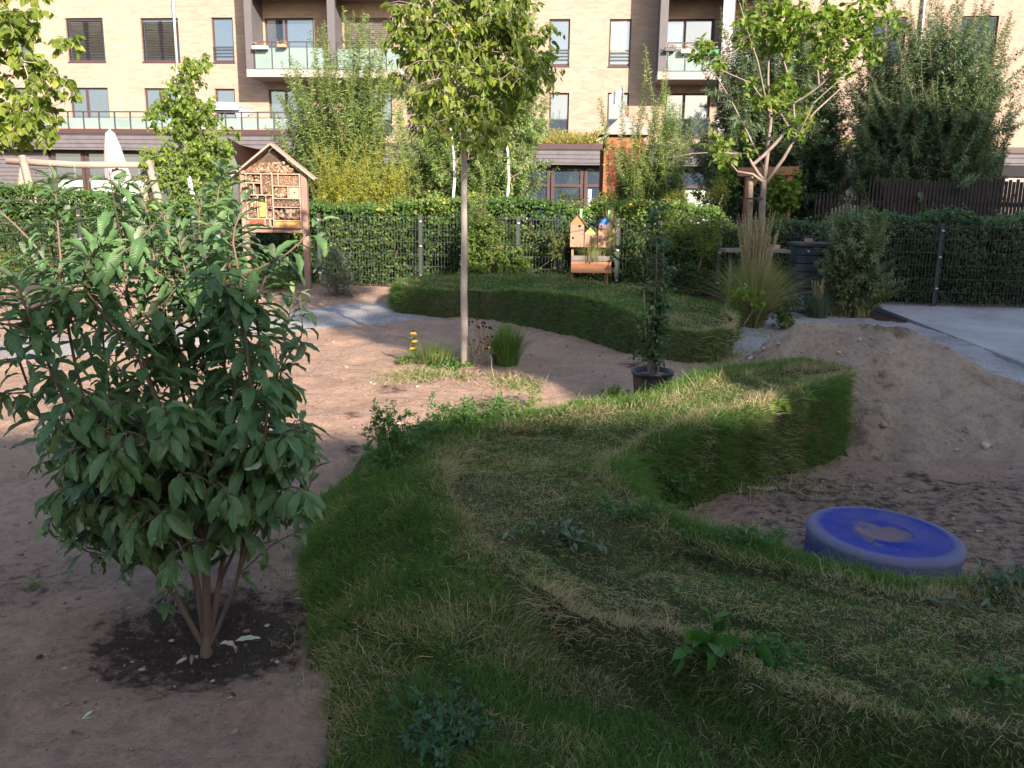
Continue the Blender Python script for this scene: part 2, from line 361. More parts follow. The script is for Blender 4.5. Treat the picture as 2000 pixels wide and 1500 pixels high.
T2 = TP([(786, 568, .31), (790, 558, .32), (860, 550, .33), (1000, 548, .36), (1150, 557, .38), (1250, 578, .36), (1350, 600, .32), (1425, 622, .27), (1430, 646, .26), (1385, 652, .25), (1330, 656, .24),
         (1295, 634, .32), (1200, 607, .38), (1100, 584, .385), (1000, 575, .35), (900, 575, .30)])
T2 = smooth_poly(T2, 1)
B2 = [list(G(a, b)[:2]) for a, b in ((772, 617), (850, 620), (950, 622), (1050, 642), (1150, 668), (1250, 694), (1320, 708), (1430, 702))]
B2 += [[B2[-1][0] + .15, B2[-1][1] + .8], [2.75, 10.4], [1.7, 11.9], [.4, 13.4], [-1.0, 13.75], [-1.9, 13.3]]
B2 = smooth_poly(B2, 1)
def seam(X, Y):                               # joints between the laid sods
    u = X * .8 + Y * .6 + .16 * fbm(X, Y, 1.6, 3); v = -X * .6 + Y * .8 + .16 * fbm(X + 9, Y - 3, 1.6, 3); r = np.floor(u / .42)
    a = np.abs((u / .42) % 1 - .5) * .42; b = np.abs((v / .85 + .5 * (r % 2)) % 1 - .5) * .85
    d = .5 * .42 - a; e = .5 * .85 - b; w_ = sstep(-.25, .25, fbm(X + 31, Y, 1.1, 2))
    return np.maximum(1 - sstep(.006, .035, d), 1 - sstep(.006, .03, e)) * w_
def bank_fn(T, B, prof):
    Tz = T[:, 2]
    def f(X, Y):
        X = np.asarray(X, float); Y = np.asarray(Y, float)
        jx = .05 * fbm(X, Y, 2.3, 2) + .03 * fbm(X, Y, 8, 2); jy = .05 * fbm(X + 40, Y, 2.3, 2) + .03 * fbm(X + 9, Y, 8, 2)
        dT, iT = seg_dist(X + jx, Y + jy, T[:, :2]); dB, iB = seg_dist(X + jx, Y + jy, B)
        s = np.where(iT, 1.0, dB / (dB + dT + 1e-6)); s = np.where(iB | iT, s, 0)
        W = 0; zt = 0
        for k in range(len(T)):
            q = 1 / ((X - T[k, 0]) ** 2 + (Y - T[k, 1]) ** 2 + .02) ** 1.5; W = W + q; zt = zt + q * Tz[k]
        zt = zt / W
        z = zt * prof(s, X, Y)
        z = z + (.05 * fbm(X, Y, 1.3, 3) + .022 * fbm(X, Y, 6, 3)) * sstep(0, .25, s)
        z = z - .018 * np.exp(-((s - 1.0) / .03) ** 2) * (dT > 0)
        # worn hollows and seams between the cut sods
        z = z - .035 * sstep(.17, .30, fbm(X + 3.1, Y + 8, 2.6, 3)) * iT
        z = z - .030 * seam(X, Y) * (s > .12)
        z = np.where(iB | iT, z, -.05 - np.minimum(.2, dB))
        return z, s, dT, iT
    return f
def prof1(s, X, Y):
    # near side: a low first layer of sods with the edge of the upper layer standing on it
    lower = .46 * sstep(0, .35, s) * (.55 + .45 * s); upper = sstep(.925, .99, s)
    a = lower + (1 - .46) * upper
    b = sstep(.08, .55, s) ** .8
    k = sstep(4.1, 4.8, Y)                    # far arm: plain steep wall
    kw = 1 - sstep(-.25, .25, X) * (1 - sstep(3.0, 3.8, Y)) * 1.0
    c = 1 - (1 - s) ** 1.7                    # round outer slope on the left
    near = a * (1 - kw) + c * kw
    steep = (Y > 2.3) & (X > .35)
    return np.where(steep & (Y > 2.55), b, near * (1 - k) + (b * .6 + c * .4) * k)
bank1 = bank_fn(T1, B1, prof1); bank2 = bank_fn(T2, B2, lambda s, X, Y: 1.16 * sstep(.05, .38, s) ** .8)
t = NT('turf soil'); v = t.pos(obj=False); n1 = t.noise(3.0, 7, .65, v); n2 = t.noise(45, 5, .7, v)
c = t.ramp(n1, [(.35, (.040, .060, .020)), (.55, (.065, .072, .030)), (.72, (.13, .10, .06))])
c = t.mix(t.ramp(n2, [(.35, .7), (.6, 0.0)]), c, (.030, .024, .016))
M_turf = t.done(t.bsdf(c, .95, t.bump(n2, .8, .02), .1))
def bank_mesh(name, f, xs, ys):
    V, Q = grid(xs, ys, lambda X, Y: f(X, Y)[0]); keep = (V[Q][:, :, 2] > -.1).all(1)
    Q = Q[keep]; used = np.unique(Q); mp = np.full(len(V), -1); mp[used] = np.arange(len(used))
    return MB().add(V[used], q=mp[Q]).build(name, M_turf, smooth=True, kind='structure')
bank_mesh('turf_bank', bank1, np.arange(-1.3, 5.2, .028), np.arange(-1.3, 6.6, .028))
bank_mesh('turf_bank', bank2, np.arange(-2.2, 3.0, .04), np.arange(8.4, 13.9, .04))
# ---- grass blades
t = NT('grass blade'); r = t.attr('rnd'); ln = t.attr('lon')
c = t.ramp(r, [(0.0, (.042, .112, .024)), (.45, (.085, .182, .038)), (.62, (.155, .22, .060)), (.70, (.26, .205, .12)), (1.0, (.46, .37, .25))])
c = t.mix(t.math('MULTIPLY', ln, .22), c, (.30, .28, .10))
ds = t.bsdf(c, .65, None, .12); tl = t.n('BsdfTranslucent', {'Color': t.mix(1.0, c, (1.5, 1.6, .8), 'MULTIPLY')})
M_grass = t.done(t.n('MixShader', {0: .35, 1: ds.outputs[0], 2: tl.outputs[0]}))
def blades(mb, pos, nrmv, L, wd, rnd, lay=.5, comb=None):
    n = len(pos); d = nrm(nrmv * .55 + rv(n, (lay, lay, .25)) + np.array([0, 0, .55]))
    if comb is not None: d = nrm(d + comb)
    side = nrm(np.cross(d, rv(n))); g = np.array([0, 0, -1.]); bend = rng.uniform(.15, .85, n)[:, None]
    p1 = pos + d * (L * .5)[:, None]; d2 = nrm(d + g * bend + rv(n, (.25, .25, .1))); p2 = p1 + d2 * (L * .5)[:, None]
    w0 = (side * wd[:, None]); V = np.stack([pos - w0, pos + w0, p1 - w0 * .8, p1 + w0 * .8, p2], 1).reshape(-1, 3)
    o = (np.arange(n) * 5)[:, None]
    mb.add(V, q=o + np.array([[0, 1, 3, 2]]), t=o + np.array([[2, 3, 4]]), rnd=np.repeat(rnd, 5), lon=np.tile([0, 0, .5, .5, 1.], n))
def grass_on(mb, f, N, x0, x1, y0, y1, L0, W0, dens=None, dry_bias=0.0):
    X = rng.uniform(x0, x1, N); Y = rng.uniform(y0, y1, N)
    if dens is not None:
        k = rng.random(N) < dens(X, Y); X, Y = X[k], Y[k]
    z, s, dT, iT = f(X, Y); k = z > .015; X, Y, z, s, dT, iT = X[k], Y[k], z[k], s[k], dT[k], iT[k]
    e = .02; zx = (f(X + e, Y)[0] - z) / e; zy = (f(X, Y + e)[0] - z) / e
    zx = np.clip(zx, -4, 4); zy = np.clip(zy, -4, 4); nv = nrm(np.stack([-zx, -zy, np.ones_like(zx)], -1)); sl = 1 - nv[:, 2]
    # extra blades where the bank is steep
    rep = rng.random(len(X)) < np.clip(sl * 1.3, 0, 1); idx = np.concatenate([np.arange(len(X)), np.where(rep)[0], np.where(rep & (sl > .4))[0]])
    X, Y, z, s, dT, iT, nv, sl = X[idx], Y[idx], z[idx], s[idx], dT[idx], iT[idx], nv[idx], sl[idx]
    X = X + rng.normal(0, .008, len(X)); Y = Y + rng.normal(0, .008, len(X))
    n = len(X); patch = fbm(X, Y, 1.9, 4); patch2 = fbm(X + 20, Y - 4, 6.0, 3)
    lip = np.exp(-(dT / .05) ** 2)
    dry = .14 + dry_bias + .10 * iT + .55 * (Y > 8) * sstep(1.55, 2.0, X) * (1 - sstep(9.6, 10.2, Y)) + .3 * (Y > 8) * lip + .40 * sstep(.0, .30, patch) + .28 * sstep(0, .3, patch2) + .45 * lip - .30 * (sl > .35) * (1 - lip) - .15 * (~iT) * (s > 0) * (s < .8)
    bare = sstep(.22, .36, fbm(X + 3.1, Y + 8, 2.6, 3)) * .45 * iT + .3 * sstep(.2, .35, fbm(X - 8, Y + 2, 3.5, 3)) * iT
    keep = rng.random(n) > np.maximum(bare, .75 * seam(X, Y) * (dT < .6)); 
    isdry = rng.random(n) < dry
    rnd = np.where(isdry, rng.uniform(.68, 1, n), np.clip(rng.uniform(0, .5, n) + .25 * patch2, 0, .64))
    L = L0 * rng.lognormal(0, .38, n) * (1 - .48 * iT) * (1 + .35 * (sl > .3)) * (1 - .3 * isdry * iT)
    L = L * (1 + .5 * sstep(.05, .3, fbm(X - 30, Y + 11, 2.2, 2)))
    out = nv.copy(); out[:, 2] = -.35; comb = out * np.clip(sl * 1.6, 0, .9)[:, None]
    swirl = 2 * math.pi * fbm(X + 50, Y, 1.5, 2)[:, None] * 2; comb = comb * .8 + .18 * np.concatenate([np.cos(swirl), np.sin(swirl), 0 * swirl], 1)
    wd = W0 * rng.uniform(.6, 1.3, n); pos = np.stack([X, Y, z - .003], -1)
    blades(mb, pos[keep], nv[keep], L[keep], wd[keep], rnd[keep], .6, comb[keep])
    return n
mb = MB()
def near_w(X, Y):                            # only where the photo can see, more where it is close
    d = Y * .978 + .27; px = np.abs(X) / d; return np.clip((1.15 - .12 * d), .3, 1) * (px < .68) * (Y > 1.45)
grass_on(mb, bank1, int(520000 * QUAL), -1.2, 4.2, 1.4, 4.2, .035, .0012, near_w)
grass_on(mb, bank1, int(210000 * QUAL), -1.2, 2.6, 4.0, 6.5, .040, .0016)
# flat thatch of dead grass between the blades
X = rng.uniform(-1.2, 3.6, int(170000 * QUAL)); Y = rng.uniform(1.4, 6.2, len(X)); k = rng.random(len(X)) < near_w(X, np.minimum(Y, 4.5)) * (.25 + .75 * sstep(-.15, .25, fbm(X - 5, Y, 2.1, 3))); X, Y = X[k], Y[k]
z, s, dT, iT = bank1(X, Y); k = (z > .02) & (iT | (rng.random(len(z)) < .30)); X, Y, z = X[k], Y[k], z[k]; n = len(X); a = rng.uniform(0, 6.28, n)
blades(mb, np.stack([X, Y, z + .006 + .012 * rng.random(n)], -1), np.tile([0, 0, .2], (n, 1)), .032 * rng.lognormal(0, .4, n), np.full(n, .0011), rng.uniform(.66, .95, n), 1.6, np.stack([np.cos(a), np.sin(a), -.35 + 0 * a], -1) * 1.5)
mb.build('grass', M_grass, kind='stuff')
# tufts straying over the edge of the turf on to the sand
mb = MB(); N = int(90000 * QUAL); X = rng.uniform(-1.5, 3.0, N); Y = rng.uniform(1.5, 6.6, N); dB, iB = seg_dist(X, Y, B1); k = (~iB) & (rng.random(N) < np.exp(-dB / .045)) & (fbm(X, Y, 5, 3) > -.12); X, Y = X[k], Y[k]; n = len(X)
blades(mb, np.stack([X, Y, ground_h(X, Y) - .003], -1), np.tile([0, 0, 1.], (n, 1)), .045 * rng.lognormal(0, .45, n), np.full(n, .0014), np.where(rng.random(n) < .4, rng.uniform(.68, 1, n), rng.uniform(0, .62, n)), 1.0)
mb.build('grass', M_grass, kind='stuff')
mb = MB(); grass_on(mb, bank2, int(190000 * QUAL), -2.1, 3.0, 8.5, 13.8, .05, .0026, None, -.12); mb.build('grass', M_grass, kind='stuff')
# weedy tufts and straw on the bare soil
mb = MB()
n = int(9000 * QUAL); pts = []
for px, py, sx, sy, m in ((1460, 700, .9, .7, .30), (1560, 660, .8, .5, .1), (830, 745, .4, .25, .18), (1000, 760, .25, .2, .08), (480, 568, 2.2, .25, .2), (80, 580, 1.5, .3, .2), (1750, 600, 1.2, .2, .06), (1300, 990, .25, .35, .08), (1480, 950, .5, .2, .06)):
    g = G(px, py); k = int(n * m); pts.append(np.stack([rng.normal(g[0], sx * .5, k), rng.normal(g[1], sy * .5, k)], -1))
pts = np.concatenate(pts); z = ground_h(pts[:, 0], pts[:, 1]); pos = np.column_stack([pts, z])
blades(mb, pos, np.tile([0, 0, 1.], (len(pos), 1)), .06 * rng.lognormal(0, .5, len(pos)), np.full(len(pos), .0022), np.where(rng.random(len(pos)) < .55, rng.uniform(.7, 1, len(pos)), rng.uniform(.1, .6, len(pos))), 1.0)
mb.build('grass', M_grass, kind='stuff')
# ---- pebbles and crumbs of soil
M_peb = M_leaf('pebble', (.10, .08, .07), (.30, .25, .21), (.62, .58, .52), trans=0.0, rough=.85, spec=.15)
mb = MB(); t_ = (1 + 5 ** .5) / 2
ico = nrm(np.array([[-1, t_, 0], [1, t_, 0], [-1, -t_, 0], [1, -t_, 0], [0, -1, t_], [0, 1, t_], [0, -1, -t_], [0, 1, -t_], [t_, 0, -1], [t_, 0, 1], [-t_, 0, -1], [-t_, 0, 1]], float)) * np.array([1, .75, .55])
icf = [[0, 11, 5], [0, 5, 1], [0, 1, 7], [0, 7, 10], [0, 10, 11], [1, 5, 9], [5, 11, 4], [11, 10, 2], [10, 7, 6], [7, 1, 8], [3, 9, 4], [3, 4, 2], [3, 2, 6], [3, 6, 8], [3, 8, 9], [4, 9, 5], [2, 4, 11], [6, 2, 10], [8, 6, 7], [9, 8, 1]]
N = int(12000); X = rng.uniform(-7, 5, N); Y = rng.uniform(1.2, 13.5, N) ; k = rng.random(N) < (1.25 - Y * .085); X, Y = X[k], Y[k]
b1 = bank1(X, Y)[0]; b2 = bank2(X, Y)[0]; k = (b1 < -.02) & (b2 < -.02); X, Y = X[k], Y[k]; n = len(X)
size = .004 * rng.lognormal(0, .55, n); big = rng.random(n) < .012; size = np.where(big, rng.uniform(.009, .018, n), size)
rnd = np.clip(rng.normal(.3, .18, n), 0, .9); rnd = np.where(big, rng.uniform(.4, 1, n), rnd)
a = rng.uniform(0, 6.28, n); dd = np.stack([np.cos(a), np.sin(a), rng.normal(0, .2, n)], -1)
put_leaves(mb, (ico, None, icf), np.column_stack([X, Y, ground_h(X, Y) + size * .2]), dd, np.tile([0, 0, 1.], (n, 1)), size, rnd)
mb.build('pebbles', M_peb, kind='stuff', smooth=False)
def clods(n, x0, x1, y0, y1, smed, prob, mat, hf=ground_h, name='soil_clods'):
    X = rng.uniform(x0, x1, n); Y = rng.uniform(y0, y1, n); k = (rng.random(n) < prob(X, Y)) & (bank1(X, Y)[0] < -.02) & (bank2(X, Y)[0] < -.02); X, Y = X[k], Y[k]; n = len(X); sz = smed * rng.lognormal(0, .5, n); a = rng.uniform(0, 6.28, n)
    v = ico * (1 + .25 * rng.normal(size=(12, 1))); m = MB(); put_leaves(m, (v, None, icf), np.column_stack([X, Y, hf(X, Y) + sz * .15]), np.stack([np.cos(a), np.sin(a), rng.normal(0, .4, n)], -1), rv(n) * .4 + np.array([0, 0, 1.]), sz); m.build(name, mat, kind='stuff', smooth=True)
M_clod = M_leaf('dry clod', (.20, .135, .105), (.33, .23, .18), (.40, .29, .225), trans=0, rough=.95, spec=.1); M_loam = M_leaf('loam clod', (.055, .038, .030), (.10, .07, .055), (.15, .105, .08), trans=0, rough=.95, spec=.1)
clods(22000, -6, 4.8, 1.3, 11, .0055, lambda X, Y: (.9 - .07 * Y) * sstep(-.12, .3, fbm(X, Y, 1.7, 3)) + .05, M_clod)
clods(6000, SHRUB[0] - .8, SHRUB[0] + .8, SHRUB[1] - .8, SHRUB[1] + .8, .0048, lambda X, Y: np.exp(-(np.hypot(X - SHRUB[0], Y - SHRUB[1]) / .24) ** 2) * .8, M_loam)
clods(7000, .8, 4.2, 2.6, 5.4, .005, lambda X, Y: .3 * sstep(0, .3, fbm(X, Y, 2.3, 3)), M_loam)
# ================================================================ heap of sand
pc = [np.array([2.45, 6.75]), np.array([3.05, 6.7])]
def pile_h(X, Y):
    a, b = pc; d = b - a; t = np.clip(((X - a[0]) * d[0] + (Y - a[1]) * d[1]) / (d @ d), 0, 1)
    r = np.hypot(X - a[0] - t * d[0], Y - a[1] - t * d[1]); r = r * (1 - .18 * fbm(X, Y, .9, 3)) 
    r2 = np.hypot(X - 3.75, (Y - 6.05) * 1.0)
    z = .74 * np.clip(1.06 - np.sqrt((np.maximum(r, 0) / 1.30) ** 2 + .014), 0, 1) ; z = np.maximum(z, .36 * (1 - sstep(-.2, 1.2, r2)))
    z = z + (.10 * fbm(X, Y, 2.2, 4) - .06 * np.abs(fbm(X + 3, Y, 4.2, 3)) + .05 * np.maximum(0, fbm(X, Y + 7, 7, 2)) + .028 * fbm(X, Y, 16, 3)) * sstep(0, .12, z)
    return z - .03 + .6 * ground_h(X, Y)
V, Q = grid(np.arange(.9, 5.3, .03), np.arange(4.5, 8.5, .03), pile_h)
keep = ((V[Q][:, :, 2] > ground_h(V[Q][:, :, 0], V[Q][:, :, 1]) - .03)).all(1) & ~((V[Q][:, :, 0] < 2.2) & (V[Q][:, :, 1] < 5.6)).all(1)
Q = Q[keep]; used = np.unique(Q); mp = np.full(len(V), -1); mp[used] = np.arange(len(used))
M_heap = M_sand('loose sand', (.53, .39, .285), (.26, .175, .12))
MB().add(V[used], q=mp[Q], soil=.30 + .55 * fbm(V[used][:, 0], V[used][:, 1], 3.0, 3)).build('sand_pile', M_heap, smooth=True, label='big heap of loose tan sand behind the end of the near turf bank', cat='sand pile')

clods(9000, 1.2, 4.6, 4.9, 8.0, .008, lambda X, Y: .6 * sstep(-.1, .3, fbm(X, Y, 2.0, 3)) * (pile_h(X, Y) > ground_h(X, Y) + .02), M_leaf('sand clod', (.36, .27, .215), (.47, .36, .29), (.52, .41, .33), trans=0, rough=.95, spec=.1), pile_h, 'sand_clods')
# ================================================================ brick apartment building (its own local frame: u along, out of the wall is -y)
PSI = math.atan(.103)
FO = np.array([0.0, 34.3, 0.0])            # a point of the facade
fu = np.array([math.cos(PSI), -math.sin(PSI), 0]); fn = np.array([-math.sin(PSI), -math.cos(PSI), 0])   # along, outward
def FP(px, py, off=0.0):                   # (u, z) on the plane parallel to the facade, off metres in front
    d = ray(px, py); o = FO + fn * off; tt = np.dot(o - CAM, fn) / np.dot(d, fn); p = CAM + d * tt
    return float(np.dot(p - FO, fu)), float(p[2])
FM = np.eye(4); FM[:3, 0] = fu; FM[:3, 1] = -fn; FM[:3, 2] = (0, 0, 1); FM[:3, 3] = FO     # local (u, into the house, z)
def M_brick(name, c1, c2, c3, mortar):
    t = NT(name); v = t.n('TexCoord').outputs['Object']; sep = t.n('SeparateXYZ', {0: v})
    v2 = t.n('CombineXYZ', {0: t.math('ADD', sep.outputs[0], sep.outputs[1]), 1: sep.outputs[2], 2: 0.0}).outputs[0]
    def br(a, b, bias): return t.n('TexBrick', {'Vector': v2, 'Color1': a, 'Color2': b, 'Mortar': mortar, 'Scale': 1.0, 'Mortar Size': .006, 'Bias': bias, 'Brick Width': .30, 'Row Height': .083}, offset=.5)
    b1 = br(c1 + (1,), c2 + (1,), -.15); b2 = t.n('TexWhiteNoise', {'Vector': t.n('VectorMath', {0: t.n('VectorMath', {0: v2, 1: (3.333, 12.048, 1)}, operation='MULTIPLY').outputs[0]}, operation='FLOOR').outputs[0]})
    c = t.mix(t.ramp(b2.outputs['Value'], [(.72, 0.0), (.78, .6)]), b1.outputs['Color'], c3)
    n = t.noise(.35, 5, .6, v); c = t.mix(1.0, c, t.ramp(n, [(.3, (.88, .88, .88)), (.7, (1.06, 1.04, 1.0))]), 'MULTIPLY')
    n3 = t.noise(40, 4, .6, v)
    return t.done(t.bsdf(c, .9, t.bump(t.math('ADD', t.math('MULTIPLY', b1.outputs['Fac'], -1.0), t.math('MULTIPLY', n3, .4)), .5, .006), .15))
M_bk = M_brick('tan brick', (.315, .235, .187), (.280, .192, .157), (.335, .268, .212), (.27, .22, .19, 1))
M_frame = M_plain('brown window frame', (.060, .035, .036), .5, .1, 3, .05)
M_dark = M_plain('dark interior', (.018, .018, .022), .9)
M_panel = M_plain('grey balcony panel', (.092, .085, .092), .7, .08, 2, .05)
M_soffit = M_plain('pale render', (.30, .255, .235), .9, .06, 1.5, .05)
M_rail = M_plain('dark rail', (.05, .045, .05), .5)
M_alu = M_plain('zinc pipe', (.45, .44, .46), .4, .1, 5, .05, metal=.6)
t = NT('window glass'); n = t.noise(.9, 2, .5); 
M_glass = t.done(t.bsdf((.035, .05, .075), .04, t.bump(n, .02, .01), .5, 0.0, **{'Coat Weight': 1.0, 'Coat Roughness': .02, 'Coat IOR': 2.6}))  # blue of the reflected sky is put into the base colour
t = NT('frosted glass'); M_frost = t.done(t.n('MixShader', {0: .25, 1: t.bsdf(t.ramp(t.noise(.8, 3), [(.3, (.20, .27, .26)), (.7, (.26, .33, .31))]), .25, None, .5).outputs[0], 2: t.n('BsdfTranslucent', {'Color': (.28, .37, .34, 1)}).outputs[0]}))
def M_slat(name, c, pitch, gap=.12, vertical=False):
    t = NT(name); s = t.n('SeparateXYZ', {0: t.n('TexCoord').outputs['Object']})
    f = t.math('FRACT', t.math('DIVIDE', s.outputs[0] if vertical else s.outputs[2], pitch))
    g = t.ramp(f, [(0.0, .0), (gap, 1.0), (.95, .8), (1.0, 0.0)]); n = t.noise(3, 5, .6)
    cc = t.mix(1.0, t.ramp(n, [(.3, tuple(x * .85 for x in c)), (.7, tuple(x * 1.15 for x in c))]), t.ramp(f, [(0.0, .35), (gap, 1.0), (1.0, 1.0)]), 'MULTIPLY')
    return t.done(t.bsdf(cc, .75, t.bump(g, 1.0, .02), .25))
M_slats = M_slat('grey slat cladding', (.105, .095, .105), .14)
M_blind = M_slat('raffstore blind', (.10, .085, .08), .07, .35)
M_curt = M_plain('window curtain', (.40, .46, .38), .8, .25, 2.5, .1)
M_blind2 = M_slat('pale blind', (.38, .42, .34), .085, .4)
HT = 12.6
UL, UR = -31.0, 26.0
house = empty('apartment_building', tuple(FO), 'tan brick apartment building with dark framed windows and glass balconies behind the garden', 'apartment building', rz=-PSI)
wins = []      # (u0, u1, z0, z1, kind)
def W(x0, x1, y0, y1, kind='plain'):
    u0, z1 = FP(x0, (y0)); u1, _ = FP(x1, y0); _, z0 = FP((x0 + x1) / 2, y1); _, z1 = FP((x0 + x1) / 2, y0)
    wins.append((u0, u1, z0, z1, kind))
W(-110, -60, 37, 121); W(15, 55, 37, 120, 'rail'); W(126, 200, 35, 121, 'blind'); W(273, 347, 35, 121, 'blind'); W(412, 454, 34, 122, 'rail')
W(516, 612, 35, 124, 'door'); W(672, 766, 35, 126, 'shut')
W(1073, 1114, 37, 129, 'rail'); W(1191, 1234, 37, 130, 'rail'); W(1297, 1397, 37, 130, 'door'); W(1425, 1478, 37, 130, 'shut')
W(1706, 1772, 33, 126, 'door'); W(1878, 1952, 31, 128, 'door'); W(2050, 2110, 30, 128)
W(135, 210, 171, 240, 'door'); W(281, 352, 172, 240, 'door'); W(419, 458, 173, 240); W(524, 602, 175, 250, 'door'); W(680, 765, 176, 262, 'door')
W(1073, 1112, 181, 262); W(1187, 1229, 181, 262); W(1300, 1388, 182, 268, 'door'); W(1416, 1470, 182, 268, 'door'); W(1700, 1768, 180, 268, 'shut'); W(1862, 1936, 178, 268, 'shut'); W(20, 60, 171, 240)
top = [(a, b, c + 2.95, d + 2.95, k) for a, b, c, d, k in wins if c > 5.9]      # the storey above the frame
allw = wins + top
# wall as a grid of bricks-clad panels with real openings
us = sorted(set([UL, UR] + [x for w_ in allw for x in w_[:2]])); zs = sorted(set([0.0, HT] + [x for w_ in allw for x in w_[2:4]]))
mb = MB(); lw = MB()
for i in range(len(us) - 1):
    z0 = None
    for j in range(len(zs)):
        if j < len(zs) - 1:
            um, zm = (us[i] + us[i + 1]) / 2, (zs[j] + zs[j + 1]) / 2
            hole = any(a < um < b and c < zm < d for a, b, c, d, k in allw)
        else: hole = True
        if not hole and z0 is None: z0 = zs[j]
        if hole and z0 is not None:
            mb.add(xf(FM, [(us[i], 0, z0), (us[i + 1], 0, z0), (us[i + 1], 0, zs[j]), (us[i], 0, zs[j])]), q=[[0, 1, 2, 3]]); z0 = None
for a, b, c, d, k in allw:                   # reveals
    v = xf(FM, [(a, 0, c), (b, 0, c), (b, 0, d), (a, 0, d), (a, .2, c), (b, .2, c), (b, .2, d), (a, .2, d)])
    mb.add(v, q=[[0, 4, 5, 1], [1, 5, 6, 2], [2, 6, 7, 3], [3, 7, 4, 0]])
mb.add(xf(FM, [(UL, 0, 0), (UL, 12, 0), (UL, 12, HT), (UL, 0, HT)]), q=[[0, 3, 2, 1]]); mb.add(xf(FM, [(UR, 0, 0), (UR, 12, 0), (UR, 12, HT), (UR, 0, HT)]), q=[[0, 1, 2, 3]])
mb.add(xf(FM, [(UL, 12, 0), (UR, 12, 0), (UR, 12, HT), (UL, 12, HT)]), q=[[0, 3, 2, 1]])
mb.build('wall', M_bk, house)
mb = MB(); mb.box((UL - .1, -.1, HT - .002), (UR + .1, 12.1, HT + .3), FM); mb.build('roof', M_panel, house)
def fbox(mb, a, b): mb.box(a, b, FM)
for wi, (a, b, c, d, k) in enumerate(allw):
    fr = MB(); f = .065
    y0, y1 = .085, .16
    fbox(fr, (a, y0, c), (a + f, y1, d)); fbox(fr, (b - f, y0, c), (b, y1, d)); fbox(fr, (a + f, y0, d - f), (b - f, y1, d)); fbox(fr, (a + f, y0, c), (b - f, y1, c + f * 1.4))
    wide = b - a > 1.1
    if wide: m = a + (b - a) * (.42 if k == 'door' else .5); fbox(fr, (m - .05, y0, c + f * 1.4), (m + .05, y1, d - f))
    fbox(fr, (a - .02, -.03, c - .04), (b + .02, .08, c + .004))
    o = fr.build('window', M_frame, house)
    g = MB(); fbox(g, (a + f * .6, .115, c + f), (b - f * .6, .13, d - f * .6)); g.build('pane', M_glass, o)
    if k == 'blind':
        g = MB(); fbox(g, (a + f, .095, c + .1), (b - f, .105, d - f))
        g.add(xf(FM, []), q=[]) if False else None
        g = MB(); zz = c + .12
        while zz < d - .1:
            g.add(xf(FM, [(a + f, .02, zz), (b - f, .02, zz), (b - f, .075, zz + .028), (a + f, .075, zz + .028)]), q=[[0, 1, 2, 3]]); zz += .058
        g.build('blind', M_rail, o)
        g = MB(); fbox(g, (a + .16, .105, c + .25), ((a + b) / 2 - .12, .113, d - .14)); fbox(g, ((a + b) / 2 + .12, .105, c + .25), (b - .16, .113, d - .14)); g.build('curtain', M_blind2, o)
    if k == 'shut':
        g = MB(); fbox(g, (a + f, .03, c + .45), (b - f, .07, d - .02)); g.build('shutter', M_blind, o)
    if k == 'rail':
        g = MB()
        for z in (.22, .34, .46, .56): fbox(g, (a + .02, .0, c + z), (b - .02, .03, c + z + .022))
        fbox(g, (a + .02, .004, c + .1), (a + .045, .026, c + .58)); fbox(g, (b - .045, .004, c + .1), (b - .02, .026, c + .58))
        g.build('rail', M_rail, o)
        if wi % 3 != 1:
            g = MB(); fbox(g, (a + f, .112, c + .5), (b - f - .12, .1145, d - f)); g.build('curtain', M_curt, o)
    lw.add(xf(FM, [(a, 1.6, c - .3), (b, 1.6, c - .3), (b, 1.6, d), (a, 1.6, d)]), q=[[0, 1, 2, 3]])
# ---- balconies
DEP = 1.55
def balcony(x0, x1, ys, side='dark', cols=(), lower=False, soffit=True, name='balcony'):
    """x0..x1, ys: pixel column and the row of the slab's lower front edge"""
    u0, z = FP(x0, ys, DEP); u1, _ = FP(x1, ys, DEP); z = FP((x0 + x1) / 2, ys, DEP)[1]
    for lv in (0, 1):
        zz = z + lv * 2.93
        s = MB(); fbox(s, (u0, -DEP, zz), (u1, -.004, zz + .26)); o = s.build('balcony', M_soffit, house)
        s = MB(); fbox(s, (u0 + .003, -DEP + .003, zz + .26), (u0 + .28, -DEP + .14, zz + 2.93)); fbox(s, (u0 + .003, -DEP + .14, zz + .26), (u0 + .10, -.01, zz + 2.93)); s.build('side_panel', M_panel, o)
        n = max(2, round((u1 - u0 - .3) / .62)); ww = (u1 - u0 - .38) / n
        ra = MB(); 
        for i in range(n + 1): fbox(ra, (u0 + .30 + i * ww, -DEP + .03, zz + .262), (u0 + .33 + i * ww, -DEP + .06, zz + 1.22))
        fbox(ra, (u0 + .30, -DEP + .02, zz + 1.20), (u1 - .02, -DEP + .07, zz + 1.235)); fbox(ra, (u0 + .335, -DEP + .04, zz + 1.06), (u1 - .07, -DEP + .05, zz + 1.075))
        rr = ra.build('railing', M_rail, o)
        for i in range(n):
            g = MB(); fbox(g, (u0 + .345 + i * ww, -DEP + .035, zz + .29), (u0 + .315 + (i + 1) * ww, -DEP + .05, zz + 1.0)); g.build('glass_panel', M_frost, rr)
    return u0, u1, z
balcony(482, 638, 150); balcony(642, 790, 152)
balcony(1284, 1408, 155); balcony(1412, 1540, 156)
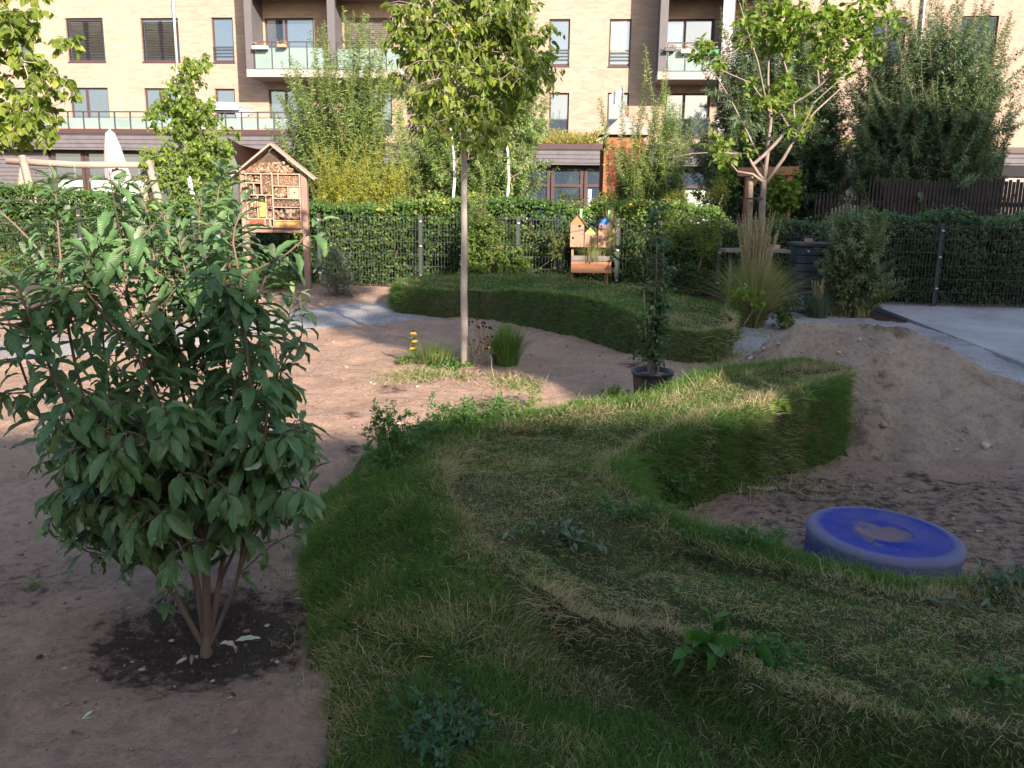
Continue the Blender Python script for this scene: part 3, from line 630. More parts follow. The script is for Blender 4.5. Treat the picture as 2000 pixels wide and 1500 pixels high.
# tall pale column between the two right hand balconies
u, z = FP(1416, 150, DEP + .05); s = MB(); fbox(s, (u - .2, -DEP - .16, 3.3), (u + .16, -DEP - .003, HT)); s.build('column', M_plain('pale column', (.48, .42, .43), .8, .05, 2), house)
for x, y1 in ((344, 250), (1798, 300)):
    u, z = FP(x, 60); s = MB(); s.tube(xf(FM, [(u, -.10, 3.6), (u, -.10, HT - .1)]), .055, 10); s.build('downpipe', M_alu, house, smooth=True)
MB()
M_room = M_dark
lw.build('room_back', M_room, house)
# ================================================================ low kindergarten wing in front of it
def LM(off):
    m = FM.copy(); m[:3, 3] = FO + fn * off; return m
ext = empty('kindergarten_wing', tuple(FO + fn * 3), 'low grey slat clad wing with brown framed glass doors below the brick facade', 'building', rz=-PSI)
OFL, OFC = 4.6, 2.6
uA, _ = FP(-260, 290, OFL); uB, zb = FP(600, 300, OFL); _, zbL = FP(250, 293, OFL); _, ztL = FP(250, 262, OFL); _, ztop = FP(250, 252, OFL)
ML = LM(OFL); MC = LM(OFC)
uC, _ = FP(585, 320, OFC); uD, _ = FP(2300, 320, OFC); _, zbC = FP(1110, 322, OFC); _, ztC = FP(1110, 292, OFC); _, ztopC = FP(1110, 281, OFC)
def lb(mb, M, a, b): mb.box(a, b, M)
s = MB(); lb(s, ML, (uA, 0, zbL), (uB, .25, ztL)); lb(s, MC, (uC, 0, zbC), (uD, .2, ztC)); s.build('fascia', M_slats, ext)
s = MB(); lb(s, ML, (uA - .02, -.04, ztL + .002), (uB + .03, OFL - .03, ztop)); lb(s, MC, (uC, -.04, ztC + .002), (uD, OFC - .03, ztopC)); s.build('roof', M_frame, ext)
s = MB(); lb(s, ML, (uA, .4, -.1), (FP(98, 350, OFL - .4)[0], .6, zbL)); s.build('wall', M_slats, ext)
# windows: bays of brown posts with panes
def bays(M, off, xs, ybot, zt, tr_, name='window'):
    for x0, x1, k in xs:
        a, _ = FP(x0, 330, off - .4); b, _ = FP(x1, 330, off - .4); f = .11
        fr = MB(); c = -.05
        for p, q in (((a, .4, c), (a + f, .5, zt)), ((b - f, .4, c), (b, .5, zt)), ((a + f, .4, tr_ - .05), (b - f, .5, tr_ + .05)), ((a + f, .4, zt - .12), (b - f, .5, zt)), ((a + f, .4, c), (b - f, .5, c + .3))): lb(fr, M, p, q)
        o = fr.build(name, M_frame, ext)
        g = MB(); lb(g, M, (a + f, .455, c + .25), (b - f, .465, zt - .1)); g.build('pane', M_glass, o)
        if k: g = MB(); lb(g, M, (a + f + .03, .43, c + .3), (b - f - .03 if k == 2 else a + f + .16, .45, tr_ - .12)); g.build('curtain', M_curt, o)
bays(ML, OFL, [(102, 165, 2), (167, 285, 2), (287, 350, 0), (352, 470, 1)], 400, zbL, FP(130, 345, OFL - .4)[1])
bays(MC, OFC, [(880, 958, 0), (960, 1016, 0), (1018, 1075, 1), (1077, 1140, 0), (1142, 1230, 1), (1232, 1330, 0), (1332, 1440, 2), (1442, 1560, 2), (1562, 1700, 1)], 400, zbC, FP(1100, 362, OFC - .4)[1])
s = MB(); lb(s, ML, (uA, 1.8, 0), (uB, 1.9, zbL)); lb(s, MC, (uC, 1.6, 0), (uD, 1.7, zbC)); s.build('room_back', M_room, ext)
s = MB(); lb(s, ML, (FP(472, 350, OFL - .4)[0], .45, -.1), (uB, .6, zbL)); lb(s, ML, (uB - .2, .6, -.1), (uB, 2.2, zbL)); s.build('wall', M_slats, ext)
# terrace railing
s = MB(); ua, _ = FP(-80, 228, OFL); ub, _ = FP(596, 232, OFL); zr = FP(250, 219, OFL)[1]; n = 22; ww = (ub - ua) / n
for i in range(n + 1): lb(s, ML, (ua + i * ww, .06, ztop - .01), (ua + i * ww + .045, .1, zr))
lb(s, ML, (ua, .05, zr), (ub, .11, zr + .04)); lb(s, ML, (ua, .07, zr - .17), (ub, .09, zr - .15))
tr_o = s.build('terrace_railing', M_rail, ext)
for i in range(n):
    s = MB(); lb(s, ML, (ua + i * ww + .05, .07, ztop + .05), (ua + (i + 1) * ww - .01, .085, zr - .19)); s.build('glass_panel', M_frost, tr_o)
# grey cloth gazebo on the terrace
gz = MB(); a = P(408, 232, 31.5); b = P(490, 232, 31.5); zt = P(440, 199, 31.5)[2]; z0 = a[2] - .25
gaz = empty('gazebo', (a[0], 31.5, z0), 'grey cloth gazebo standing on the roof terrace behind the glass railing', 'gazebo')
for x in (a[0] + .1, b[0] - .4):
    for y in (31.3, 32.6): gz.bar((x, y, z0), (x, y, zt - .12), .05)
gz.build('frame', M_alu, gaz)
gz = MB(); x0, x1 = a[0], b[0] - .3
gz.add([(x0, 31.1, zt - .14), (x1, 31.1, zt - .14), (x1, 32.8, zt - .14), (x0, 32.8, zt - .14), (x0 + .25, 31.5, zt), (x1 - .25, 31.5, zt), (x1 - .25, 32.4, zt), (x0 + .25, 32.4, zt), (x0, 31.1, zt - .30), (x1, 31.1, zt - .30), (x1, 32.8, zt - .3), (x0, 32.8, zt - .3)],
       q=[[0, 1, 5, 4], [1, 2, 6, 5], [2, 3, 7, 6], [3, 0, 4, 7], [4, 5, 6, 7], [8, 9, 1, 0], [9, 10, 2, 1], [10, 11, 3, 2], [11, 8, 0, 3]])
gz.build('canopy', M_plain('grey cloth', (.30, .30, .33), .9), gaz)
gz = MB(); gz.add([(x1 - .25, 31.2, zt - .2), (x1 + .1, 31.2, zt - .25), (x1 + .55, 31.3, z0 + .5), (x1 - .2, 31.3, z0 + .45), (x1 - .05, 31.28, zt - .6)], q=[[0, 1, 4, 4]] if False else None, t=[[0, 1, 4], [1, 2, 4], [2, 3, 4], [3, 0, 4]])
gz.build('side_curtain', M_plain('grey cloth side', (.34, .33, .36), .9), gaz)
# sedum and grasses on the low roof, flower boxes and washing on the balconies
def roof_green(x0, x1, n, hmax):
    m = MB(); ua, _ = FP(x0, 281, OFC); ub, _ = FP(x1, 281, OFC); U = rng.uniform(ua, ub, n); W_ = rng.uniform(.1, 1.6, n); H = hmax * rng.random(n) ** 1.6 * (.6 + 1.2 * np.clip(fbm(U, W_, .9, 2) + .3, 0, 1))
    p = xf(MC, np.stack([U, W_, ztopC + H], -1)); put_leaves(m, t_diamond(.12, .02, .1), p, rv(n, (.5, .5, .3)) + np.array([0, 0, .9]), rv(n), .11 * rng.uniform(.5, 1.3, n), rng.random(n))
    return m
M_sed = M_leaf('roof sedum', (.10, .13, .03), (.24, .24, .05), (.42, .26, .08), trans=.3)
roof_green(1055, 1175, 5200, .42).build('roof_plants', M_sed, kind='stuff'); roof_green(1560, 1700, 2500, .3).build('roof_plants', M_sed, kind='stuff')
def rail_box(x0, x1, y0, y1, c, lab, leaf=None, cat='flower box', name='flower_box'):
    u0, z1 = FP(x0, y0, DEP + .1); u1, z0 = FP(x1, y1, DEP + .1); m = MB(); D = LM(DEP + .1); e = empty(name, tuple(xf(D, [[(u0 + u1) / 2, 0, z0]])[0]), lab, cat)
    m.box((u0, -.14, z0), (u1, .06, z0 + (z1 - z0) * .55), D); m.build('trough', M_plain('box ' + lab[:12], c, .8), e, bevel=.01)
    n = 60; p = xf(D, np.stack([rng.uniform(u0, u1, n), rng.uniform(-.14, .06, n), z0 + (z1 - z0) * rng.uniform(.5, 1.2, n)], -1)); m = MB(); put_leaves(m, t_diamond(), p, rv(n) + np.array([0, 0, .4]), rv(n), .07); m.build('plants', leaf, e)
L_fl = M_leaf('balcony flowers', (.10, .16, .04), (.35, .14, .10), (.5, .3, .25), trans=.2)
rail_box(1299, 1319, 90, 101, (.10, .09, .09), 'dark trough of reddish flowers hung inside the right balcony railing', L_fl)
rail_box(1366, 1402, 93, 106, (.04, .22, .10), 'green trough on the railing of the balcony beside the pale column', L_fl)
rail_box(1330, 1354, 90, 105, (.50, .36, .40), 'pinkish cloth bundle with plants on the right balcony railing', L_fl)
rail_box(494, 524, 84, 97, (.42, .36, .36), 'pale trough of plants on the balcony railing above the willow', L_fl)
rail_box(543, 560, 82, 93, (.45, .20, .14), 'small terracotta trough on the balcony railing above the willow', L_fl)
# ================================================================ houses across the way, behind the photographer: unseen, stepped and sized to throw the big shadow
def shade_block(x0, x1, y0, y1, h, lab):
    e = empty('unseen_apartment_block', ((x0 + x1) / 2, (y0 + y1) / 2, 0), lab, 'apartment block'); m = MB(); m.box((x0, y0, 0), (x1, y1, h)); m.build('wall', M_bk, e)
    m = MB(); m.box((x0 - .2, y0 - .2, h + .002), (x1 + .2, y1 + .2, h + .25)); m.build('roof', M_panel, e)
    n = int((x1 - x0) // 3)
    for i in range(n):
        for j in range(int(h // 3)):
            c = x0 + (i + .5) * (x1 - x0) / n; z = 1 + j * 2.95
            if z + 1.6 > h: continue
            m = MB(); m.box((c - .6, y1 + .004, z), (c + .6, y1 + .05, z + 1.5)); m.build('window', M_frame, e)
shade_block(-26, 11.8, -24, -13.5, 8.35, 'low brick block across the way, out of view, shaped for its shadow')
shade_block(12.0, 15.8, -15, -12.0, 11.9, 'narrow brick block across the way, out of view, shaped for its shadow')
shade_block(16.0, 19.2, -16, -12.0, 12.8, 'middle brick block across the way, out of view, shaped for its shadow')
shade_block(19.6, 40, -17, -12.0, 16.6, 'tall brick block across the way, out of view, shaped for its shadow')
# ================================================================ plants
DIA = t_diamond(); DIAB = t_diamond(.36, .1, .2); OVAL = t_oval(); OVALB = t_oval(.33, .05, .35); NAR = t_diamond(.11, .02, .15); NAR2 = t_diamond(.14, .03, .2)
M_bark = M_plain('grey brown bark', (.20, .155, .13), .9, .3, 14, .6, bd=.006, stretch=(1, 1, .35))
M_barkl = M_plain('pale bark', (.33, .28, .25), .85, .25, 16, .4, bd=.004, stretch=(1, 1, .4))
M_twig = M_plain('twig bark', (.17, .115, .08), .85, .25, 20, .3)
M_twigy = M_plain('yellow green shoot', (.20, .19, .07), .8, .25, 20, .2)
M_twigr = M_plain('reddish shoot', (.26, .17, .11), .7, .2, 30, .2)
M_straw = M_plain('straw', (.36, .29, .18), .85, .25, 30, .2)
L_pear = M_leaf('pear leaf', (.085, .135, .022), (.18, .24, .035), (.34, .35, .06), trans=.42, yellow=(.45, .36, .05))
L_fresh = M_leaf('fresh leaf', (.090, .155, .022), (.17, .25, .035), (.29, .34, .055), trans=.45)
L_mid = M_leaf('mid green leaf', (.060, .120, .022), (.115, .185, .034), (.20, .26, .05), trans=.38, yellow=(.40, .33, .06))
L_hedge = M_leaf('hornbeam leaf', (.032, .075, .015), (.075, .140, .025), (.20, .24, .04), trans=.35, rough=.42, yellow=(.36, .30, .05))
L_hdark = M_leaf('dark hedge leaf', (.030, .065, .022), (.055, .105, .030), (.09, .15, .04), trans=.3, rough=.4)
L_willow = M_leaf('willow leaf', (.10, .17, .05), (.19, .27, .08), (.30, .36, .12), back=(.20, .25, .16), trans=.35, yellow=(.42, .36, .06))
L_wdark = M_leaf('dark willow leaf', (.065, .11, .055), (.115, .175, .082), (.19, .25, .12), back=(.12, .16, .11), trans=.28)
L_yel = M_leaf('yellowing leaf', (.14, .19, .03), (.30, .31, .04), (.50, .42, .05), trans=.4)
L_bamb = M_leaf('bamboo leaf', (.085, .120, .050), (.15, .185, .085), (.25, .27, .14), trans=.3)
L_herb = M_leaf('herb leaf', (.035, .100, .022), (.070, .165, .034), (.13, .24, .05), trans=.35)
L_gherb = M_leaf('grey herb leaf', (.07, .10, .07), (.12, .16, .11), (.18, .22, .16), trans=.25)
def sample_blobs(blobs, n, depth):
    """blobs: (cx, cy, rx, ry[, weight]) in the photograph's pixels standing on the plane Y; depth (Y, half thickness)"""
    w_ = np.array([b[2] * b[3] * (b[4] if len(b) > 4 else 1) for b in blobs], float); w_ /= w_.sum(); out = []
    Y0, dy = depth
    for b in [blobs[i] for i in rng.choice(len(blobs), n, p=w_)]:
        v = rng.normal(size=3); v = v / np.linalg.norm(v) * rng.random() ** .38
        out.append(P(b[0] + v[0] * b[2], b[1] + v[1] * b[3], Y0 + v[2] * dy))
    return np.array(out)
def branches(mb, trunk, targets, r0, tip=.0025, sides=5, keep=None):
    """grow limbs from the upper trunk to every target, always from the nearest wood"""
    nodes = [np.array(p) for p in trunk]; par = [-1] + list(range(len(trunk) - 1)); fork = nodes[0]
    order = np.argsort(np.linalg.norm(targets - fork, axis=1)); segs = []; cnt = [0] * len(nodes); ends = []
    for i in order:
        t_ = targets[i]; A = np.array(nodes); d = np.linalg.norm(A - t_, axis=1); up = t_[2] - A[:, 2]
        cost = d + np.where(up < 0, -up * 1.4, 0) + .12 * np.linalg.norm(A - fork, axis=1); j = int(np.argmin(cost))
        mid = (nodes[j] + t_) / 2 + rv(1)[0] * .03 * d[j] + np.array([0, 0, -.08 * d[j]]); pts = bez(nodes[j], mid, t_, 4)
        last = j
        for p in pts[1:]: nodes.append(p); par.append(last); cnt.append(0); last = len(nodes) - 1
        ends.append(last); k = last
        while k >= 0: cnt[k] += 1; k = par[k]
        segs.append([j] + list(range(last - 2, last + 1)))
    N = len(targets)
    for s_ in segs:
        rad = [max(tip, r0 * (cnt[k] / N) ** .52) for k in s_]; rad[0] = min(rad[0], rad[1] * 1.25)
        if keep is None or True: mb.tube([nodes[k] for k in s_], rad, sides, cap=False)
    return np.array([nodes[e] for e in ends])
def twig_leaves(lm, tm, ends, per, spread, size, T, droop=.8, along=6, lj=.3, twr=.0018, up0=.2):
    """short twigs around each branch end with leaves along them"""
    n = len(ends) * per; base = np.repeat(ends, per, 0); d = nrm(rv(n) + np.array([0, 0, up0])); L = spread * rng.uniform(.5, 1.3, n)
    tip = base + d * L[:, None] + np.array([0, 0, -1]) * (L * .25)[:, None]
    if tm is not None:
        for a, b in zip(base, tip): tm.tube([a, (a + b) / 2 + np.array([0, 0, .02]), b], [twr * 1.4, twr, twr * .6], 3, cap=False)
    tt = (np.arange(along) + .6) / along; pos = (base[:, None] * (1 - tt)[None, :, None] + tip[:, None] * tt[None, :, None]).reshape(-1, 3)
    pos = pos + rv(len(pos)) * .006; m = len(pos); dd = np.repeat(d, along, 0) * .5 + rv(m, (.8, .8, .5)) + np.array([0, 0, -droop])
    up = rv(m, (.6, .6, .4)) + np.array([0, 0, 1.0]); cl = np.repeat(rng.random(n), along) * .5 + rng.random(m) * .5
    put_leaves(lm, T, pos, dd, up, size * rng.uniform(1 - lj, 1 + lj, m), cl)
def trunk_mesh(pts, rad, mat, parent, name='trunk', sides=10, wob=.0):
    mb = MB(); mb.tube(pts, rad, sides); return mb.build(name, mat, parent, smooth=True)
def tree(name, label, base, trunk, r, blobs, depth, n, leaf, size, T, bark, per=3, spread=.16, along=6, droop=.8, cat='tree', group=None, up0=.2, limbs=(), bark2=None):
    e = empty(name, base, label, cat, group); k = len(trunk)
    rad = np.linspace(r * 1.15, r * .62, k); trunk_mesh(trunk, rad, bark, e)
    tg = sample_blobs(blobs, n, depth); bm = MB(); ends = branches(bm, trunk[max(0, k - 4):], tg, r * .45)
    for l, (ra, rb) in limbs: bm.tube(l, np.linspace(ra, rb, len(l)), 6)
    lm = MB(); twig_leaves(lm, bm, ends, per, spread, size, T, droop, along, up0=up0)
    bm.build('branches', bark2 or bark, e, smooth=True); lm.build('crown', leaf, e); return e
# ---- the slim pear tree in the middle of the sand
gb = G(905, 722); TY = gb[1]
tk = [P(x, y, TY) for x, y in ((905, 722), (907, 640), (906, 560), (907, 480), (906, 400), (907, 330), (905, 270), (909, 200), (912, 130), (914, 60), (914, -20), (910, -90))]
tree('pear_tree', 'slim young tree with a smooth straight trunk rising from the flower patch in the sand', gb, tk, .031,
     [(905, 130, 140, 100), (880, 40, 125, 80), (930, 215, 85, 60), (990, 120, 70, 75), (1000, 50, 65, 65), (905, -60, 115, 90), (815, 90, 45, 65), (955, 262, 50, 35), (850, 215, 55, 50), (1050, 140, 35, 35), (800, 20, 30, 40)], (TY, .65), 250, L_pear, .068, OVAL, M_barkl, per=5, spread=.19, along=6, droop=1.1)
# ---- the open crowned tree on the right, with its stake
RY = 11.6; gb = P(1478, 600, RY); gb[2] = 0
tk = [P(x, y, RY) for x, y in ((1480, 615), (1482, 560), (1484, 500), (1487, 440), (1489, 395), (1491, 372), (1492, 352))]
lim = [([P(x, y, RY) for x, y in ((1492, 352), (1499, 300), (1506, 230), (1500, 160), (1502, 90))], (.032, .010)),
       ([P(x, y, RY) for x, y in ((1492, 362), (1530, 310), (1558, 262), (1590, 220), (1650, 165))], (.028, .008)),
       ([P(x, y, RY - .2) for x, y in ((1490, 355), (1470, 340), (1440, 335), (1420, 310))], (.02, .008)),
       ([P(x, y, RY + .1) for x, y in ((1495, 345), (1485, 310), (1465, 270), (1430, 200), (1400, 150), (1370, 120))], (.018, .005)),
       ([P(x, y, RY - .2) for x, y in ((1440, 300), (1400, 297), (1350, 300), (1300, 310))], (.010, .004)),
       ([P(x, y, RY - .2) for x, y in ((1560, 262), (1590, 200), (1635, 160), (1690, 90))], (.012, .005)),
       ([P(x, y, RY - .2) for x, y in ((1503, 230), (1480, 120), (1460, 60), (1440, -10))], (.012, .006))]
rt = tree('fruit_tree', 'open crowned tree with long bare limbs beside the dark composter, tied to a stake', gb, tk, .052,
     [(1510, 180, 55, 40, 1.3), (1640, 80, 95, 65, 1.2), (1570, 30, 120, 50), (1700, 40, 65, 50), (1400, 130, 55, 28, .6), (1380, 90, 30, 40, .5), (1440, 280, 55, 40, .9), (1560, 220, 40, 40, .9), (1500, 60, 90, 50), (1640, 150, 60, 20, .8), (1480, -60, 200, 50, .5), (1410, 300, 25, 30, .8)], (RY, .6), 260, L_fresh, .075, OVALB, M_bark, per=3, spread=.13, along=6, droop=.35, limbs=lim)
s = MB(); s.tube([P(1462, 610, RY + .1), P(1466, 345, RY + .1)], .035, 10); o_ = s.build('stake', M_wood('weathered stake', (.22, .17, .13)), rt, smooth=True)
s = MB(); a_ = P(1478, 388, RY); s.tube([a_ + np.array([-.12, .04, 0]), a_ + np.array([0, -.075, 0]), a_ + np.array([.10, 0, .01])], .014, 6); s.build('tie', M_rail, rt)
# ---- the tree at the upper left, close by, crown only in view
LY = 8.2; gb = G(-140, 735); gb[1] = LY
gb = P(-120, 700, LY); gb[2] = 0; tk = [gb] + [P(x, y, LY) for x, y in ((-118, 550), (-112, 420), (-105, 320), (-80, 240), (-50, 170), (-30, 90), (-30, 0))]
tree('cherry_tree', 'leafy yellow green tree reaching in at the upper left in front of the brick facade', gb, tk, .05,
     [(-40, 40, 120, 110), (30, 190, 90, 55), (60, 240, 60, 40), (-40, 240, 110, 60), (75, 130, 45, 30), (125, 85, 25, 18), (20, 70, 40, 40), (75, 0, 25, 25), (140, 170, 25, 22), (20, 20, 30, 30)], (LY, .45), 190, L_pear, .075, OVALB, M_barkl, per=3, spread=.12, along=6, droop=.9)
# ---- bushy tree behind the hedge on the left, white painted stem
VY = 18.0; gb = P(352, 480, VY); gb[2] = 0; tk = [gb] + [P(x, y, VY) for x, y in ((378, 385), (370, 345), (362, 300), (355, 240), (350, 180), (345, 130))]
ft = tree('young_maple', 'rounded leafy tree with a pale wrapped stem behind the hedge, left of the insect hotel', gb, tk, .05,
     [(350, 170, 40, 55), (340, 220, 60, 50), (390, 270, 70, 60), (340, 330, 75, 55), (410, 340, 60, 60), (300, 300, 30, 14), (380, 125, 30, 20), (400, 210, 25, 16), (380, 380, 60, 40)], (VY, .7), 420, L_fresh, .085, DIAB, M_barkl, per=4, spread=.17, along=6, droop=1.1)
s = MB(); s.tube([P(368, 345, VY - .5), P(380, 395, VY - .5)], .045, 8); s.build('stem_wrap', M_plain('white wrap', (.6, .6, .62), .8), ft, smooth=True)
# ---- shrubs of long upright shoots (willows)
def shoots(name, label, base, br, tips, leaf, size, T, bark, space=.035, r=.008, first=.12, out=.35, spreadY=.5, cat='willow', group=None, tilt=.45, yellowlow=None, sides=3, dens=1.0, sub=0, droop=0.0):
    e = empty(name, base, label, cat, group); sm = MB(); lm = MB(); P_, D_, U_, S_, Rr = [], [], [], [], []
    for tp in tips:
        b = np.array(base) + np.array([rng.uniform(-br, br), rng.uniform(-br, br) * spreadY, 0]); d = tp - b; L = np.linalg.norm(d)
        mid = b + d * np.array([out, out, .55]) + rv(1)[0] * .03 * L; pts = bez(b, mid, tp, 9)
        if droop: pts[-3:, 2] -= droop * L * np.array([.01, .04, .09])
        rr = r * (L / 3) ** .7; sm.tube(pts, np.linspace(rr, rr * .25, 9), sides, cap=False)
        curves = [(pts, first)]
        for _ in range(sub):
            k = rng.uniform(.25, .85); i = int(k * 8); q = pts[i]; dd = nrm(pts[min(8, i + 1)] - pts[i] + rv(1)[0] * .6 * np.linalg.norm(pts[1] - pts[0]) * 1.0); l2 = L * rng.uniform(.1, .25)
            c2 = bez(q, q + dd * l2 * .5, q + dd * l2 + np.array([0, 0, l2 * .2 - droop * l2]), 6); curves.append((c2, .05)); sm.tube(c2, np.linspace(rr * .4, rr * .15, 6), 3, cap=False)
        for c, f0 in curves:
            seg = np.linalg.norm(np.diff(c, axis=0), axis=1); cl = np.concatenate([[0], np.cumsum(seg)]); n = max(4, int(cl[-1] * (1 - f0) / space * dens * 2.6))
            s_ = (f0 + (1 - f0) * (np.arange(n) + rng.random(n)) / n) * cl[-1]; pos = np.stack([np.interp(s_, cl, c[:, k]) for k in range(3)], -1)
            tg = nrm(np.stack([np.interp(s_, cl, np.gradient(c[:, k])) for k in range(3)], -1)); sd = nrm(np.cross(tg, rv(n)))
            P_.append(pos); D_.append(tg * tilt + sd + np.array([0, 0, -.15 - droop])); U_.append(tg * .6 + rv(n) * .5 + np.array([0, 0, .5])); S_.append(size * rng.uniform(.6, 1.25, n) * (1 - .45 * (s_ / cl[-1]) ** 4)); Rr.append(np.clip(rng.random(n) * .6 + .25 * rng.random() + .15 * s_ / cl[-1], 0, 1))
    Pp = np.concatenate(P_); put_leaves(lm, T, Pp, np.concatenate(D_), np.concatenate(U_), np.concatenate(S_), np.concatenate(Rr))
    sm.build('stems', bark, e, smooth=True); lm.build('leaves', leaf, e); return e
def tips_px(spec, Y, dy):
    out = []
    for x, y, rx, ry, n in spec:
        for _ in range(n): out.append(P(x + rng.uniform(-rx, rx), y + rng.uniform(-ry, ry), Y + rng.uniform(-dy, dy)))
    return np.array(out)
def base_at(px, Y): b = P(px, 500, Y); return np.array([b[0], Y, .0])
shoots('willow', 'bright willow thicket of tall upright shoots just right of the insect hotel', base_at(668, 19.5), .9,
       tips_px([(680, 20, 14, 25, 6), (712, 40, 18, 25, 8), (745, 70, 15, 40, 8), (620, 70, 18, 40, 9), (570, 130, 25, 30, 11), (545, 190, 18, 30, 10), (600, 160, 40, 40, 22), (690, 140, 70, 50, 34), (540, 260, 25, 30, 12), (780, 160, 30, 40, 14), (660, 240, 100, 40, 34)], 19.5, .8), L_willow, .145, NAR, M_twigy, space=.022, first=.1)
shoots('willow', 'yellowing low willow growth behind the hedge between insect hotel and slim tree', base_at(690, 17.8), 1.4,
       tips_px([(640, 320, 45, 50, 40), (720, 300, 60, 45, 50), (790, 330, 40, 45, 30), (690, 360, 90, 30, 40)], 17.8, .7), L_yel, .085, NAR2, M_twigy, space=.028, first=.15)
shoots('willow', 'dense grey green willow behind the crown and trunk of the slim tree', base_at(910, 20.5), 1.1,
       tips_px([(800, 120, 30, 60, 12), (860, 60, 40, 60, 14), (960, 20, 50, 50, 16), (1030, 70, 30, 60, 18), (1055, 150, 25, 50, 16), (1020, 230, 40, 50, 26), (850, 230, 60, 50, 30), (800, 300, 40, 40, 22), (940, 150, 60, 60, 24), (990, 320, 50, 30, 30), (890, 330, 60, 30, 26)], 20.5, .9), L_willow, .13, NAR, M_twig, space=.019, first=.12, out=.6, sub=4)
shoots('willow', 'young willow of thin feathery shoots in front of the red play tower', base_at(1275, 17.2), .8,
       tips_px([(1265, 100, 8, 25, 4), (1300, 160, 12, 30, 7), (1210, 180, 8, 25, 3), (1168, 190, 6, 20, 3), (1325, 230, 14, 30, 10), (1245, 230, 20, 30, 8), (1290, 230, 35, 30, 18), (1225, 300, 35, 25, 44), (1212, 350, 30, 20, 30), (1345, 260, 15, 30, 9), (1300, 320, 50, 25, 18)], 17.2, .5), L_willow, .115, NAR, M_twigy, space=.02, first=.06)
shoots('willow', 'dark willow behind the open crowned tree with the stake', base_at(1490, 20.0), 1.0,
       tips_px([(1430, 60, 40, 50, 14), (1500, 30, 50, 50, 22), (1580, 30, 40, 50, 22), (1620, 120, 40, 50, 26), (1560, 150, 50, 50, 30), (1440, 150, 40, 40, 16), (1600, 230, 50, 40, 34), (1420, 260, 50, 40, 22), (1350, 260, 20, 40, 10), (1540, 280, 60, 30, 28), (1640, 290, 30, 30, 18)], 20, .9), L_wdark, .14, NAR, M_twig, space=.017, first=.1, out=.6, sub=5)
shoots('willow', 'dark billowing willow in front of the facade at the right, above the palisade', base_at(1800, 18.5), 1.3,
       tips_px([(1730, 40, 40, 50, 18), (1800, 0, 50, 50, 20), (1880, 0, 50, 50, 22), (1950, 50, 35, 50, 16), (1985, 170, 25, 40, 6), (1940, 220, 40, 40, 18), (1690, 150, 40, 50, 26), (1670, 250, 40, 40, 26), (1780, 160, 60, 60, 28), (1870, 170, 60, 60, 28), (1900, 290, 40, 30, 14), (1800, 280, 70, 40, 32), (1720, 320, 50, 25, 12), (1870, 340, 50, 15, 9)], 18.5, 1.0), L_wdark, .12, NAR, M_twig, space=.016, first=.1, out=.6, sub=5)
# birches with white stems, seen low behind the hedge
for i, (x, lab) in enumerate(((990, 'thin birch stem, white, right of the slim tree, behind the hedge'), (884, 'pale thin birch stem just left of the slim tree, behind the hedge'))):
    Yb = 17.6; b = base_at(x, Yb); tk = [b] + [P(x + dx, y, Yb) for dx, y in ((0, 400), (4, 350), (2, 300), (-4, 250))]
    tree('birch', lab, b, tk, .03, [(x + 5, 300, 40, 45), (x, 250, 30, 35)], (Yb, .3), 26, L_willow, .06, DIA, M_plain('white birch bark', (.62, .62, .60), .8, .2, 9, .2), per=3, spread=.14, cat='birch', group='birches behind the hedge', bark2=M_twig)
# vine and shrubs lit behind the fence on the right
def bush(name, label, blobs, Y, dy, n, leaf, size, T, per=3, spread=.12, along=5, cat='shrub', group=None, droop=.2, tw=True, up0=.6, base=None):
    tg = sample_blobs(blobs, n, (Y, dy)); cx = np.mean([b[0] for b in blobs]); b = base_at(cx, Y) if base is None else np.array(base)
    b[2] = float(ground_h(b[0], b[1])); e = empty(name, b, label, cat, group); bm = MB(); tg[:, 2] = np.maximum(tg[:, 2], b[2] + .02)
    tk = [b, b + np.array([0, 0, .04]), b + np.array([0.01, 0, .1])]; ends = branches(bm, tk, tg, .012, .0015, 3)
    lm = MB(); twig_leaves(lm, bm if tw else None, ends, per, spread, size, T, droop, along, up0=up0, twr=.0012)
    v = lm.v; 
    bm.build('stems', M_twig, e); lm.build('leaves', leaf, e); return e
bush('vine', 'bright sunlit vine climbing behind the wooden pergola posts', [(1520, 390, 35, 45), (1548, 370, 20, 40), (1425, 330, 20, 25, .6)], 17.5, .3, 70, L_fresh, .09, DIAB, cat='vine', per=4)
